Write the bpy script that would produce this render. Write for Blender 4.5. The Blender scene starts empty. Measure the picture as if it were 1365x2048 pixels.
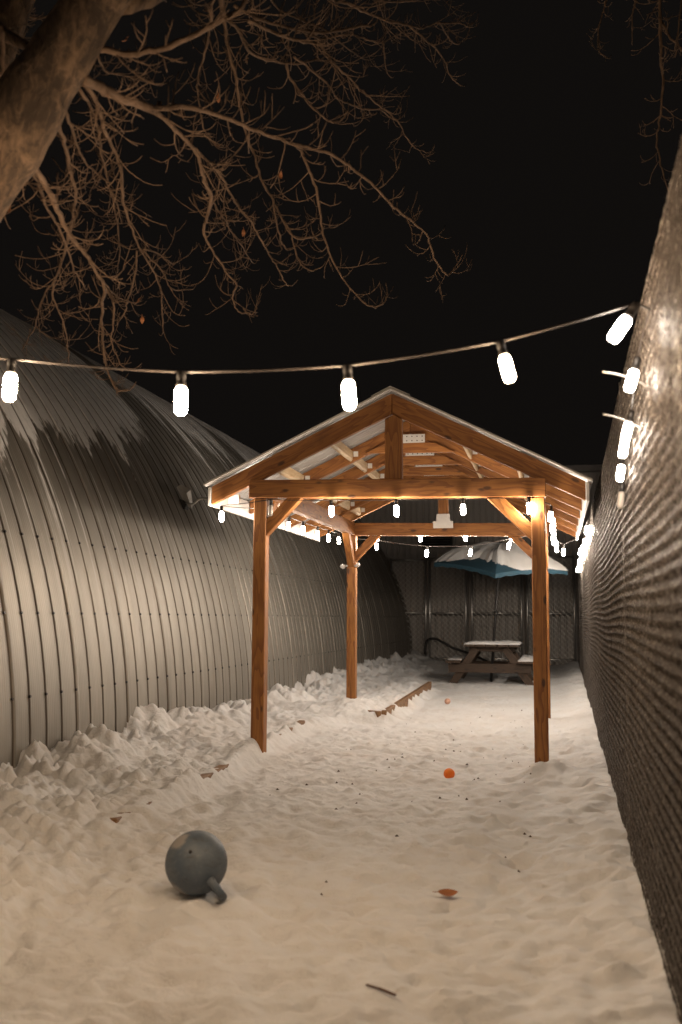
import bpy, math, random
import numpy as np
from math import sin, cos, pi, radians, sqrt
from mathutils import Vector, Matrix

SC = bpy.context.scene
COL = SC.collection
rnd = random.Random(7)

# ------------------------------------------------------------------ camera, night air, exposure
CAM_H = 1.2
yaw, pitch, roll = radians(12.0), radians(6.02), radians(0.3)
fw = Vector((-sin(yaw) * cos(pitch), cos(yaw) * cos(pitch), sin(pitch)))
r0 = Vector((cos(yaw), sin(yaw), 0)); u0 = r0.cross(fw)
rt = r0 * cos(roll) + u0 * sin(roll); up = u0 * cos(roll) - r0 * sin(roll)
cd = bpy.data.cameras.new('camera')
cam = bpy.data.objects.new('camera', cd); COL.objects.link(cam)
M = Matrix.Identity(4)
for i in range(3):
    M[i][0], M[i][1], M[i][2] = rt[i], up[i], -fw[i]
M[2][3] = CAM_H
cam.matrix_world = M
cd.sensor_fit = 'VERTICAL'; cd.sensor_height = 36.0; cd.sensor_width = 24.0
cd.lens = 2000 / 2048 * 36
cd.clip_start = 0.05; cd.clip_end = 400
cd.dof.use_dof = True; cd.dof.focus_distance = 8.6; cd.dof.aperture_fstop = 2.4
SC.camera = cam
w = bpy.data.worlds.new('World'); SC.world = w; w.use_nodes = True
bg = w.node_tree.nodes['Background']
bg.inputs[0].default_value = (1.0, 0.84, 0.74, 1); bg.inputs[1].default_value = 0.0040   # night sky
BULB_BEAM = 410.0
BULB_L, BULB_FRONT, BULB_DIM, BULB_REAR = 125.0, 640.0, 105.0, 420.0                    # radiance of a lit bulb
BULB_COL = (1.0, 0.865, 0.725)
vs = SC.view_settings
vs.view_transform = 'Standard'; vs.look = 'None'; vs.exposure = 0.32; vs.gamma = 1.0
vs.use_curve_mapping = False
SC.render.engine = 'CYCLES'
SC.cycles.use_denoising = True
SC.cycles.max_bounces = 6
SC.cycles.sample_clamp_indirect = 4.0
SC.cycles.caustics_reflective = False; SC.cycles.caustics_refractive = False

# ------------------------------------------------------------------ materials
def mat(name):
    m = bpy.data.materials.new(name); m.use_nodes = True
    return m, m.node_tree, m.node_tree.nodes['Principled BSDF']

class NT:
    def __init__(s, nt): s.nt = nt
    def n(s, t, **k):
        o = s.nt.nodes.new(t)
        for a, b in k.items(): setattr(o, a, b)
        return o
    def put(s, sock, v):
        if hasattr(v, 'is_output'): s.nt.links.new(v, sock)
        elif v is not None: sock.default_value = v
    def math(s, op, a, b=None, c=None):
        o = s.n('ShaderNodeMath', operation=op)
        for i, v in enumerate((a, b, c)):
            if v is not None: s.put(o.inputs[i], v)
        return o.outputs[0]
    def step(s, v, lo, hi, a=0.0, b=1.0):
        o = s.n('ShaderNodeMapRange', interpolation_type='SMOOTHSTEP')
        for i, x in enumerate((v, lo, hi, a, b)): s.put(o.inputs[i], x)
        return o.outputs[0]
    def mix(s, f, a, b):
        o = s.n('ShaderNodeMix', data_type='RGBA')
        s.put(o.inputs[0], f); s.put(o.inputs[6], a); s.put(o.inputs[7], b)
        return o.outputs[2]
    def noise(s, vec, scale, detail=3.0, rough=0.55, dist=0.0):
        o = s.n('ShaderNodeTexNoise')
        if vec is not None: s.put(o.inputs['Vector'], vec)
        o.inputs['Scale'].default_value = scale; o.inputs['Detail'].default_value = detail
        o.inputs['Roughness'].default_value = rough; o.inputs['Distortion'].default_value = dist
        return o.outputs[0]
    def scale(s, vec, k):
        o = s.n('ShaderNodeVectorMath', operation='MULTIPLY')
        s.put(o.inputs[0], vec); o.inputs[1].default_value = k
        return o.outputs[0]
    def add(s, vec, v):
        o = s.n('ShaderNodeVectorMath', operation='ADD')
        s.put(o.inputs[0], vec); s.put(o.inputs[1], v)
        return o.outputs[0]
    def objc(s): return s.n('ShaderNodeTexCoord').outputs['Object']
    def pos(s): return s.n('ShaderNodeNewGeometry').outputs['Position']
    def rnd(s): return s.n('ShaderNodeObjectInfo').outputs['Random']
    def bump(s, h, strength, dist, normal=None):
        o = s.n('ShaderNodeBump'); s.put(o.inputs['Height'], h)
        o.inputs['Strength'].default_value = strength; o.inputs['Distance'].default_value = dist
        if normal is not None: s.put(o.inputs['Normal'], normal)
        return o.outputs[0]

def c4(r, g, b): return (r, g, b, 1)

def simple(name, col, rough=0.6, metal=0.0, var=0.25, scale=14.0, bump=0.0, bscale=60.0):
    m, nt, b = mat(name); t = NT(nt); oc = t.objc()
    n = t.noise(oc, scale, 4)
    lo = c4(*[x * (1 - var) for x in col]); hi = c4(*[min(1, x * (1 + var)) for x in col])
    t.put(b.inputs['Base Color'], t.mix(n, lo, hi))
    t.put(b.inputs['Roughness'], t.step(n, 0.2, 0.8, max(0, rough - 0.1), min(1, rough + 0.1)))
    b.inputs['Metallic'].default_value = metal
    if bump: t.put(b.inputs['Normal'], t.bump(t.noise(oc, bscale, 3), bump, 0.004))
    return m

def wood_mat(name, dark, mid, light, knots=True, worn=0.0):
    """sawn timber: grain runs along the piece's own X axis"""
    m, nt, b = mat(name); t = NT(nt)
    r = t.rnd(); oc = t.objc()
    off = t.n('ShaderNodeCombineXYZ')
    for i, k in enumerate((37.0, 11.0, 5.0)): t.put(off.inputs[i], t.math('MULTIPLY', r, k))
    p = t.add(oc, off.outputs[0])
    # rings: distorted bands across the section
    warp = t.noise(t.scale(p, (0.9, 5, 5)), 1.0, 3)
    bands = t.math('FRACT', t.math('ADD', t.math('MULTIPLY', warp, 9.0), t.math('MULTIPLY', t.noise(t.scale(p, (0.25, 9, 9)), 1.0, 2), 6.0)))
    ring = t.step(bands, 0.35, 1.0)
    fine = t.noise(t.scale(p, (6, 140, 140)), 1.0, 3)
    col = t.mix(ring, c4(*light), c4(*mid))
    col = t.mix(t.step(fine, 0.35, 0.7, 0.0, 0.55), col, c4(*mid))
    blot = t.noise(t.scale(p, (2.2, 6, 6)), 1.0, 4)
    col = t.mix(t.step(blot, 0.5, 0.8, 0.0, 0.65), col, c4(*dark))
    if knots:
        v = t.n('ShaderNodeTexVoronoi'); v.inputs['Scale'].default_value = 1.0; v.inputs['Randomness'].default_value = 1.0
        t.put(v.inputs['Vector'], t.add(t.scale(p, (4.2, 10.0, 10.0)), (0.0, 0.3, 0.7)))
        k = t.step(v.outputs['Distance'], 0.09, 0.2, 1.0, 0.0)
        col = t.mix(t.math('MULTIPLY', k, 0.85), col, c4(dark[0] * 0.28, dark[1] * 0.24, dark[2] * 0.22))
    col = t.mix(t.math('MULTIPLY', r, 0.35), col, c4(*dark))
    t.put(b.inputs['Base Color'], col)
    b.inputs['Roughness'].default_value = 0.62
    t.put(b.inputs['Normal'], t.bump(t.math('ADD', fine, t.math('MULTIPLY', ring, 0.4)), 0.35, 0.002))
    return m

WOOD = wood_mat('cedar_timber', (0.078, 0.024, 0.005), (0.225, 0.077, 0.014), (0.40, 0.165, 0.036))
OLDWOOD = wood_mat('weathered_timber', (0.022, 0.013, 0.007), (0.05, 0.028, 0.015), (0.08, 0.046, 0.026))
EDGEWOOD = wood_mat('damp_edging_timber', (0.09, 0.04, 0.015), (0.22, 0.11, 0.045), (0.34, 0.19, 0.085))
PALEWOOD = wood_mat('pale_spruce', (0.33, 0.2, 0.1), (0.5, 0.36, 0.2), (0.62, 0.48, 0.3))
GALV = simple('galvanised_steel', (0.62, 0.6, 0.57), 0.35, 0.9, 0.12, 30)
PLATE = simple('connector_plate_steel', (0.68, 0.67, 0.65), 0.5, 0.35, 0.12, 60)
WHITE = simple('white_painted_board', (0.6, 0.58, 0.55), 0.5, 0, 0.06, 8)
ROOFM = simple('white_roof_sheet', (0.38, 0.37, 0.36), 0.4, 0.0, 0.05, 5)
BLACK = simple('black_rubber', (0.018, 0.016, 0.015), 0.5, 0, 0.3, 40)
CABLE = simple('dark_brown_cable', (0.03, 0.023, 0.019), 0.5, 0, 0.3, 40)
DARKM = simple('dark_painted_metal', (0.03, 0.028, 0.027), 0.4, 0.3, 0.2, 30)
NAVY = simple('teal_blue_canvas', (0.03, 0.085, 0.125), 0.8, 0, 0.2, 9, 0.3, 200)
LEAFM = simple('dry_leaf_brown', (0.33, 0.13, 0.05), 0.7, 0, 0.4, 60)
TWIGM = simple('dry_twig_brown', (0.12, 0.06, 0.03), 0.8, 0, 0.4, 60)
DIRT = simple('dirt_brown', (0.09, 0.055, 0.035), 0.9, 0, 0.5, 80)
ORANGE = simple('orange_rubber', (0.95, 0.25, 0.03), 0.55, 0, 0.05, 40, 0.2, 120)
ob = ORANGE.node_tree.nodes['Principled BSDF']; ob.inputs['Subsurface Weight'].default_value = 0.7; ob.inputs['Subsurface Radius'].default_value = (1.0, 0.35, 0.1); ob.inputs['Subsurface Scale'].default_value = 0.05
PINK = simple('faded_pink_rubber', (0.62, 0.36, 0.26), 0.6, 0, 0.5, 25)
VENTM = simple('black_vent_metal', (0.02, 0.018, 0.017), 0.5, 0.2, 0.2, 20)

def snow_mat(name, dirty=0.0):
    m, nt, b = mat(name); t = NT(nt); p = t.pos()
    n1 = t.noise(p, 1.3, 5, 0.6); n2 = t.noise(p, 7.0, 5, 0.65)
    col = t.mix(t.step(n1, 0.35, 0.75), c4(0.86, 0.85, 0.84), c4(0.8, 0.77, 0.74))
    col = t.mix(t.step(n2, 0.55, 0.85, 0.0, 0.35 + dirty), col, c4(0.62, 0.52, 0.43))
    n3 = t.noise(t.add(t.scale(p, (1, 1, 1)), (4.2, 1.7, 0)), 3.3, 6, 0.7)
    col = t.mix(t.step(n3, 0.66, 0.76, 0.0, 0.7), col, c4(0.42, 0.3, 0.2))
    t.put(b.inputs['Base Color'], col)
    b.inputs['Roughness'].default_value = 0.75
    b.inputs['Specular IOR Level'].default_value = 0.25
    b.inputs['Subsurface Weight'].default_value = 0.3; b.inputs['Subsurface Scale'].default_value = 0.02; b.inputs['Subsurface Radius'].default_value = (1.0, 0.9, 0.8)
    h = t.math('ADD', t.noise(p, 30, 6, 0.7), t.math('MULTIPLY', t.noise(p, 170, 3, 0.7), 0.35))
    t.put(b.inputs['Normal'], t.bump(h, 0.8, 0.022))
    return m
SNOW = snow_mat('packed_snow')
SNOWCAP = snow_mat('soft_snow')

# corrugated steel of the round hut: bare zinc below, frost and snow left on the upper part
HUT_R, HUT_XB, HUT_ZC = 5.5, -3.7, 0.1
HUT_CX = HUT_XB - HUT_R
SEAM0 = 7.455 - 0.96 * 9           # a panel joint falls at y = 7.455
def hut_mat():
    m, nt, b = mat('hut_zinc_sheet'); t = NT(nt); p = t.pos()
    sep = t.n('ShaderNodeSeparateXYZ'); t.put(sep.inputs[0], p)
    y, z = sep.outputs['Y'], sep.outputs['Z']
    st = t.scale(p, (1.0, 1.0, 0.35))
    # lower edge of the snow: ragged, different for each rib
    ribn = t.noise(t.scale(p, (0.15, 3.2, 0.1)), 1.0, 2, 0.6)
    rag = t.noise(t.scale(p, (6, 16, 4)), 1.0, 5, 0.65)
    edge = t.math('ADD', t.math('MULTIPLY', t.math('SUBTRACT', ribn, 0.5), 0.95), t.math('MULTIPLY', t.math('SUBTRACT', rag, 0.5), 0.85))
    b0 = t.math('ADD', 2.62, t.math('MULTIPLY', t.math('SUBTRACT', y, 7.0), 0.185))
    zz = t.math('ADD', z, edge)
    m1 = t.step(t.math('SUBTRACT', zz, b0), -0.03, 0.05)
    m1 = t.math('MULTIPLY', m1, t.step(t.math('ADD', y, t.math('MULTIPLY', t.math('SUBTRACT', rag, 0.5), 0.12)), 11.28, 11.34, 1.0, 0.0))
    m2 = t.step(t.math('ADD', z, t.math('MULTIPLY', t.math('SUBTRACT', ribn, 0.5), 3.4)), 3.75, 4.1)
    m2 = t.math('MULTIPLY', m2, t.step(y, 11.95, 12.1))
    patch = t.step(t.noise(t.scale(p, (5, 9, 5)), 1.0, 5, 0.7), 0.3, 0.5)
    snow = t.math('MULTIPLY', t.math('MAXIMUM', m1, m2), t.math('ADD', 0.7, t.math('MULTIPLY', patch, 0.3)))
    # icy runs that dribble down from the snow along the ribs
    run = t.step(t.noise(t.scale(p, (0.2, 22, 0.12)), 1.0, 3, 0.6), 0.56, 0.68)
    run = t.math('MULTIPLY', run, t.step(z, 1.2, 2.6))
    run = t.math('MULTIPLY', run, t.step(rag, 0.3, 0.55))
    run = t.math('MULTIPLY', run, 0.75)
    cover = t.math('MAXIMUM', snow, run)
    stain = t.noise(t.scale(p, (1.5, 5, 0.7)), 1.0, 5, 0.6)
    zinc = t.mix(t.step(stain, 0.3, 0.75), c4(0.345, 0.318, 0.275), c4(0.26, 0.238, 0.206))
    grime = t.math('MULTIPLY', t.step(t.noise(t.scale(p, (2, 14, 1.2)), 1.0, 4), 0.55, 0.8), 0.35)
    zinc = t.mix(grime, zinc, c4(0.25, 0.2, 0.15))
    # dark band painted along each rib joint for the shade in its gap
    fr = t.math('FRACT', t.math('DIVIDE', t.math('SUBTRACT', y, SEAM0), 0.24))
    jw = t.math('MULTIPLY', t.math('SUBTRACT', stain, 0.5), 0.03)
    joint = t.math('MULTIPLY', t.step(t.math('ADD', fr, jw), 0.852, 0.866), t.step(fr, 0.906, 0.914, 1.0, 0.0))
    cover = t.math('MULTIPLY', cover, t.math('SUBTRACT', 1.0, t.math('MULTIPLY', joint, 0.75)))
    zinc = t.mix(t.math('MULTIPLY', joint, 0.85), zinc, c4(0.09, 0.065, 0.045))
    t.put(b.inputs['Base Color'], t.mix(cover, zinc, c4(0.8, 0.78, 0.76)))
    t.put(b.inputs['Metallic'], t.step(cover, 0.0, 0.6, 0.62, 0.0))
    t.put(b.inputs['Roughness'], t.step(cover, 0.0, 0.6, 0.52, 0.85))
    fl = t.math('SINE', t.math('MULTIPLY', y, 2 * pi / 0.0267))
    nb = t.bump(fl, 0.12, 0.004)
    t.put(b.inputs['Normal'], t.bump(t.math('ADD', t.math('MULTIPLY', rag, cover), t.math('MULTIPLY', stain, 0.2)), 0.45, 0.02, nb))
    return m
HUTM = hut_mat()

def siding_mat():
    m, nt, b = mat('dark_ribbed_siding'); t = NT(nt); p = t.pos()
    n = t.noise(t.scale(p, (1.5, 1.5, 0.3)), 1.0, 4)
    t.put(b.inputs['Base Color'], t.mix(n, c4(0.34, 0.305, 0.275), c4(0.46, 0.42, 0.38)))
    b.inputs['Roughness'].default_value = 0.55
    return m
SIDING = siding_mat()

def slat_mat():
    m, nt, b = mat('dark_fence_slats'); t = NT(nt); p = t.pos()
    n = t.noise(t.scale(p, (14, 14, 1.5)), 1.0, 4)
    t.put(b.inputs['Base Color'], t.mix(n, c4(0.042, 0.034, 0.028), c4(0.09, 0.073, 0.06)))
    t.put(b.inputs['Roughness'], t.step(n, 0.3, 0.7, 0.5, 0.7))
    return m
SLAT = slat_mat()
def wire_mat():
    m, nt, b = mat('fence_wire_painted_glints'); t = NT(nt); p = t.pos()
    n = t.noise(p, 55, 2, 0.6); n2 = t.noise(p, 4, 3)
    k = t.math('ADD', t.step(n, 0.5, 0.7), t.step(n2, 0.55, 0.75, 0, 0.25))  # scattered pale spots in the colour imitate glints on the wire
    t.put(b.inputs['Base Color'], t.mix(k, c4(0.11, 0.092, 0.078), c4(0.4, 0.36, 0.32)))
    b.inputs['Metallic'].default_value = 0.35; b.inputs['Roughness'].default_value = 0.42
    return m
WIRE = wire_mat()

def bark_mat(name, lo, hi):
    m, nt, b = mat(name); t = NT(nt); p = t.pos()
    n = t.noise(t.add(t.scale(p, (6, 6, 4)), (3, 1, 2)), 1.0, 6, 0.65, 0.6)
    n2 = t.noise(t.scale(p, (34, 34, 12)), 1.0, 5, 0.65, 0.8)
    f = t.math('ADD', t.math('MULTIPLY', n, 0.6), t.math('MULTIPLY', n2, 0.4))
    t.put(b.inputs['Base Color'], t.mix(t.step(f, 0.4, 0.6), c4(*lo), c4(*hi)))
    b.inputs['Roughness'].default_value = 0.85
    t.put(b.inputs['Normal'], t.bump(f, 0.9, 0.03))
    return m
BARK = bark_mat('grey_brown_bark', (0.04, 0.025, 0.014), (0.175, 0.112, 0.066))
BRANCHM = bark_mat('reddish_branch_bark', (0.11, 0.068, 0.041), (0.195, 0.125, 0.08))

def ball_mat():
    m, nt, b = mat('worn_blue_rubber'); t = NT(nt); oc = t.objc()
    n = t.noise(oc, 9, 6, 0.65); n2 = t.noise(oc, 60, 4, 0.7)
    col = t.mix(t.step(n, 0.35, 0.7), c4(0.075, 0.1, 0.13), c4(0.115, 0.135, 0.155))
    col = t.mix(t.step(n2, 0.54, 0.75, 0, 0.55), col, c4(0.2, 0.21, 0.22))
    n4 = t.noise(t.scale(oc, (14, 14, 30)), 1.0, 6, 0.7)
    col = t.mix(t.step(n4, 0.5, 0.72, 0, 0.6), col, c4(0.055, 0.05, 0.045))
    sep = t.n('ShaderNodeSeparateXYZ'); t.put(sep.inputs[0], oc)
    # frosting that clings to one side of the ball's crown and low on its left
    d = t.n('ShaderNodeVectorMath', operation='DISTANCE'); t.put(d.inputs[0], oc); d.inputs[1].default_value = (-0.062, -0.062, 0.1)
    fr = t.step(t.math('ADD', d.outputs['Value'], t.math('MULTIPLY', t.math('SUBTRACT', n, 0.5), 0.12)), 0.025, 0.05, 1, 0)
    d2 = t.n('ShaderNodeVectorMath', operation='DISTANCE'); t.put(d2.inputs[0], oc); d2.inputs[1].default_value = (-0.07, -0.05, -0.105)
    fr2 = t.step(t.math('ADD', d2.outputs['Value'], t.math('MULTIPLY', t.math('SUBTRACT', n, 0.5), 0.1)), 0.03, 0.06, 1, 0)
    col = t.mix(t.math('MULTIPLY', t.math('MAXIMUM', fr, fr2), 0.6), col, c4(0.4, 0.36, 0.32))
    t.put(b.inputs['Base Color'], col)
    b.inputs['Roughness'].default_value = 0.55
    t.put(b.inputs['Normal'], t.bump(n2, 0.2, 0.003))
    return m
BALLM = ball_mat()

def glow_mat(name, L, col=BULB_COL):
    m = bpy.data.materials.new(name); m.use_nodes = True
    nt = m.node_tree; nt.nodes.remove(nt.nodes['Principled BSDF'])
    e = nt.nodes.new('ShaderNodeEmission')
    t = NT(nt); sep = t.n('ShaderNodeSeparateXYZ'); t.put(sep.inputs[0], t.objc()); z = sep.outputs['Z']
    # the glow thins out at the collar and at the closed tip of the frosted glass
    g = t.math('MULTIPLY', t.step(z, -0.1545, -0.149), t.step(z, -0.056, -0.045, 1.0, 0.0))
    t.put(e.inputs[1], t.math('MULTIPLY', t.math('ADD', t.math('MULTIPLY', t.math('POWER', g, 2.0), 0.998), 0.0022), L))
    e.inputs[0].default_value = c4(*col)
    nt.links.new(e.outputs[0], nt.nodes['Material Output'].inputs[0])
    return m
GLOW = glow_mat('lit_frosted_bulb', BULB_L); 
GLOWS = {'front': glow_mat('front_frosted_bulb', BULB_FRONT, (1.0, 0.715, 0.46)), 'dim': glow_mat('dimmer_frosted_bulb', BULB_DIM), 'beam': glow_mat('beam_frosted_bulb', BULB_BEAM, (1.0, 0.82, 0.64)), 'rear': glow_mat('brighter_frosted_bulb', BULB_REAR)}
DEADBULB = simple('unlit_frosted_glass', (0.4, 0.36, 0.32), 0.25, 0, 0.1, 30)

# ------------------------------------------------------------------ helpers
ORIGIN = {}
def link(name, me, m=None, parent=None, matrix=None):
    o = bpy.data.objects.new(name, me); COL.objects.link(o)
    if m is not None and me is not None and not me.materials: me.materials.append(m)
    mw = matrix if matrix is not None else Matrix.Identity(4)
    ORIGIN[o.name] = mw.copy()
    if parent is not None:
        o.parent = parent
        o.matrix_basis = ORIGIN[parent.name].inverted() @ mw
    else:
        o.matrix_basis = mw
    return o
def tag(o, label=None, cat=None, group=None, kind=None):
    if label: o['label'] = label
    if cat: o['category'] = cat
    if group: o['group'] = group
    if kind: o['kind'] = kind
    return o
def thing(name, loc, label, cat, group=None, rz=0.0):
    o = bpy.data.objects.new(name, None); COL.objects.link(o)
    o.empty_display_size = 0.1
    mw = Matrix.Translation(loc) @ Matrix.Rotation(rz, 4, 'Z')
    o.matrix_basis = mw; ORIGIN[o.name] = mw.copy()
    return tag(o, label, cat, group)

class MB:
    """collects vertices and faces of ONE mesh"""
    def __init__(s): s.v = []; s.f = []
    def add(s, vs, fs):
        k = len(s.v); s.v += [tuple(x) for x in vs]; s.f += [tuple(i + k for i in f) for f in fs]
    def box(s, c, d, rot=None):
        x, y, z = (q / 2 for q in d)
        vs = [Vector((a * x, b * y, e * z)) for a in (-1, 1) for b in (-1, 1) for e in (-1, 1)]
        if rot is not None: vs = [rot @ q for q in vs]
        s.add([q + Vector(c) for q in vs], [(0, 1, 3, 2), (4, 6, 7, 5), (0, 4, 5, 1), (2, 3, 7, 6), (0, 2, 6, 4), (1, 5, 7, 3)])
    def tube(s, pts, rad, n=6, cap=True, closed=False):
        pts = [Vector(p) for p in pts]; N = len(pts)
        if not hasattr(rad, '__len__'): rad = [rad] * N
        vs, fs = [], []
        prev = None
        for i, p in enumerate(pts):
            if closed: d = pts[(i + 1) % N] - pts[i - 1]
            else: d = pts[min(i + 1, N - 1)] - pts[max(i - 1, 0)]
            d = d.normalized() if d.length > 1e-9 else Vector((0, 0, 1))
            if prev is None:
                a = Vector((0, 0, 1)) if abs(d.z) < 0.9 else Vector((1, 0, 0))
                prev = d.cross(a).normalized()
            prev = (prev - d * prev.dot(d))
            prev = prev.normalized() if prev.length > 1e-9 else d.orthogonal().normalized()
            q = d.cross(prev)
            for j in range(n):
                t = 2 * pi * j / n
                vs.append(p + (prev * cos(t) + q * sin(t)) * rad[i])
        for i in range(N if closed else N - 1):
            for j in range(n):
                a, b2 = i * n, ((i + 1) % N) * n
                fs.append((a + j, a + (j + 1) % n, b2 + (j + 1) % n, b2 + j))
        if cap and not closed:
            fs.append(tuple(range(n - 1, -1, -1))); fs.append(tuple((N - 1) * n + j for j in range(n)))
        s.add(vs, fs)
    def lathe(s, prof, c=(0, 0, 0), n=16, rot=None):
        vs, fs = [], []
        for r, z in prof:
            for j in range(n):
                v = Vector((r * cos(2 * pi * j / n), r * sin(2 * pi * j / n), z))
                if rot is not None: v = rot @ v
                vs.append(v + Vector(c))
        for i in range(len(prof) - 1):
            for j in range(n):
                fs.append((i * n + j, i * n + (j + 1) % n, (i + 1) * n + (j + 1) % n, (i + 1) * n + j))
        fs.append(tuple(range(n - 1, -1, -1))); fs.append(tuple((len(prof) - 1) * n + j for j in range(n)))
        s.add(vs, fs)
    def mesh(s, name, smooth=False):
        me = bpy.data.meshes.new(name); me.from_pydata(s.v, [], s.f); me.update()
        if smooth: me.polygons.foreach_set('use_smooth', [True] * len(me.polygons))
        return me
    def build(s, name, m, parent=None, smooth=False, matrix=None):
        return link(name, s.mesh(name, smooth), m, parent, matrix)

def smooth_path(pts, k=4):
    pts = [Vector(p) for p in pts]
    if len(pts) < 3: return [pts[0].lerp(pts[-1], i / k) for i in range(k + 1)]
    out = []
    P = [pts[0] * 2 - pts[1]] + pts + [pts[-1] * 2 - pts[-2]]
    for i in range(1, len(P) - 2):
        a, b, c, d = P[i - 1], P[i], P[i + 1], P[i + 2]
        for j in range(k):
            t = j / k
            out.append(0.5 * ((2 * b) + (c - a) * t + (2 * a - 5 * b + 4 * c - d) * t * t + (3 * b - a - 3 * c + d) * t ** 3))
    out.append(pts[-1])
    return out

def solid(name, poly, ext, xdir, m, parent, bevel=0.004):
    """a sawn timber: the outline poly (world points) pushed along ext; its own X axis lies along xdir (the grain)"""
    poly = [Vector(p) for p in poly]; ext = Vector(ext)
    c = sum(poly, Vector()) / len(poly) + ext / 2
    X = Vector(xdir).normalized(); Y = ext - X * ext.dot(X)
    if Y.length < 1e-4: Y = X.orthogonal() if abs(X.y) < .9 else Vector((1, 0, 0))
    Y.normalize(); Y = (Y - X * Y.dot(X)).normalized(); Z = X.cross(Y)
    R = Matrix.Identity(4)
    for i in range(3): R[i][0], R[i][1], R[i][2], R[i][3] = X[i], Y[i], Z[i], c[i]
    inv = R.inverted()
    import bmesh
    bm = bmesh.new()
    a = [bm.verts.new(inv @ p) for p in poly]; b = [bm.verts.new(inv @ (p + ext)) for p in poly]
    n = len(poly)
    bm.faces.new(a); bm.faces.new(b[::-1])
    for i in range(n): bm.faces.new((a[i], b[i], b[(i + 1) % n], a[(i + 1) % n]))
    bmesh.ops.recalc_face_normals(bm, faces=bm.faces[:])
    if bevel: bmesh.ops.bevel(bm, geom=bm.edges[:], offset=bevel, segments=1, affect='EDGES')
    me = bpy.data.meshes.new(name); bm.to_mesh(me); bm.free()
    return link(name, me, m, parent, R)

def timber(name, p0, p1, wy, hz, m, parent, bevel=0.004, upv=(0, 0, 1)):
    p0, p1 = Vector(p0), Vector(p1); X = (p1 - p0).normalized()
    Z = Vector(upv); Z = (Z - X * Z.dot(X)).normalized(); Y = Z.cross(X)
    a = p0 - Y * wy / 2 - Z * hz / 2
    return solid(name, [a, a + X * (p1 - p0).length, a + X * (p1 - p0).length + Z * hz, a + Z * hz], Y * wy, X, m, parent, bevel)

# ------------------------------------------------------------------ noise for the snow
_tab = np.random.RandomState(5).rand(256, 256)
def vnoise(x, y):
    xi, yi = np.floor(x).astype(int), np.floor(y).astype(int)
    fx, fy = x - xi, y - yi
    fx = fx * fx * fx * (fx * (fx * 6 - 15) + 10); fy = fy * fy * fy * (fy * (fy * 6 - 15) + 10)
    a = _tab[xi % 256, yi % 256]; b = _tab[(xi + 1) % 256, yi % 256]
    c = _tab[xi % 256, (yi + 1) % 256]; d = _tab[(xi + 1) % 256, (yi + 1) % 256]
    return (a * (1 - fx) + b * fx) * (1 - fy) + (c * (1 - fx) + d * fx) * fy
def fbm(x, y, s, oct=4, g=0.5):
    r = 0; a = 1; t = 0
    for i in range(oct):
        r = r + a * vnoise(x * s + 17.3 * i, y * s + 5.1 * i); t += a; a *= g; s *= 2.03
    return r / t
def sstep(v, a, b):
    t = np.clip((v - a) / (b - a), 0, 1); return t * t * (3 - 2 * t)

_rt = np.random.RandomState(17).rand(256, 256, 4)
def blobs(x, y, s):
    """rounded snow chunks: the highest of the half-balls scattered one per cell"""
    X, Y = x * s, y * s; xi, yi = np.floor(X).astype(int), np.floor(Y).astype(int)
    out = np.zeros_like(X)
    for a in (-1, 0, 1):
        for b in (-1, 0, 1):
            r = _rt[(xi + a) % 256, (yi + b) % 256]
            dx, dy = X - (xi + a + r[..., 0]), Y - (yi + b + r[..., 1])
            rad = 0.35 + 0.55 * r[..., 2]
            out = np.maximum(out, (0.35 + .65 * r[..., 3]) * rad * np.maximum(0, 1 - (dx * dx + dy * dy) / (rad * rad)) ** 1.15)
    return out
_dr = np.random.RandomState(3)
DENTS = []
for _ in range(1700):
    dy = 2.0 + 9 * _dr.rand() ** 1.3
    dx = -2.3 + 2.6 * _dr.rand()
    DENTS.append((dx, dy, 0.025 + 0.06 * _dr.rand(), 0.02 + 0.045 * _dr.rand(), _dr.rand() * pi, (0.008 + 0.024 * _dr.rand()) * (1 if _dr.rand() < .6 else -.8)))

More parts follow.
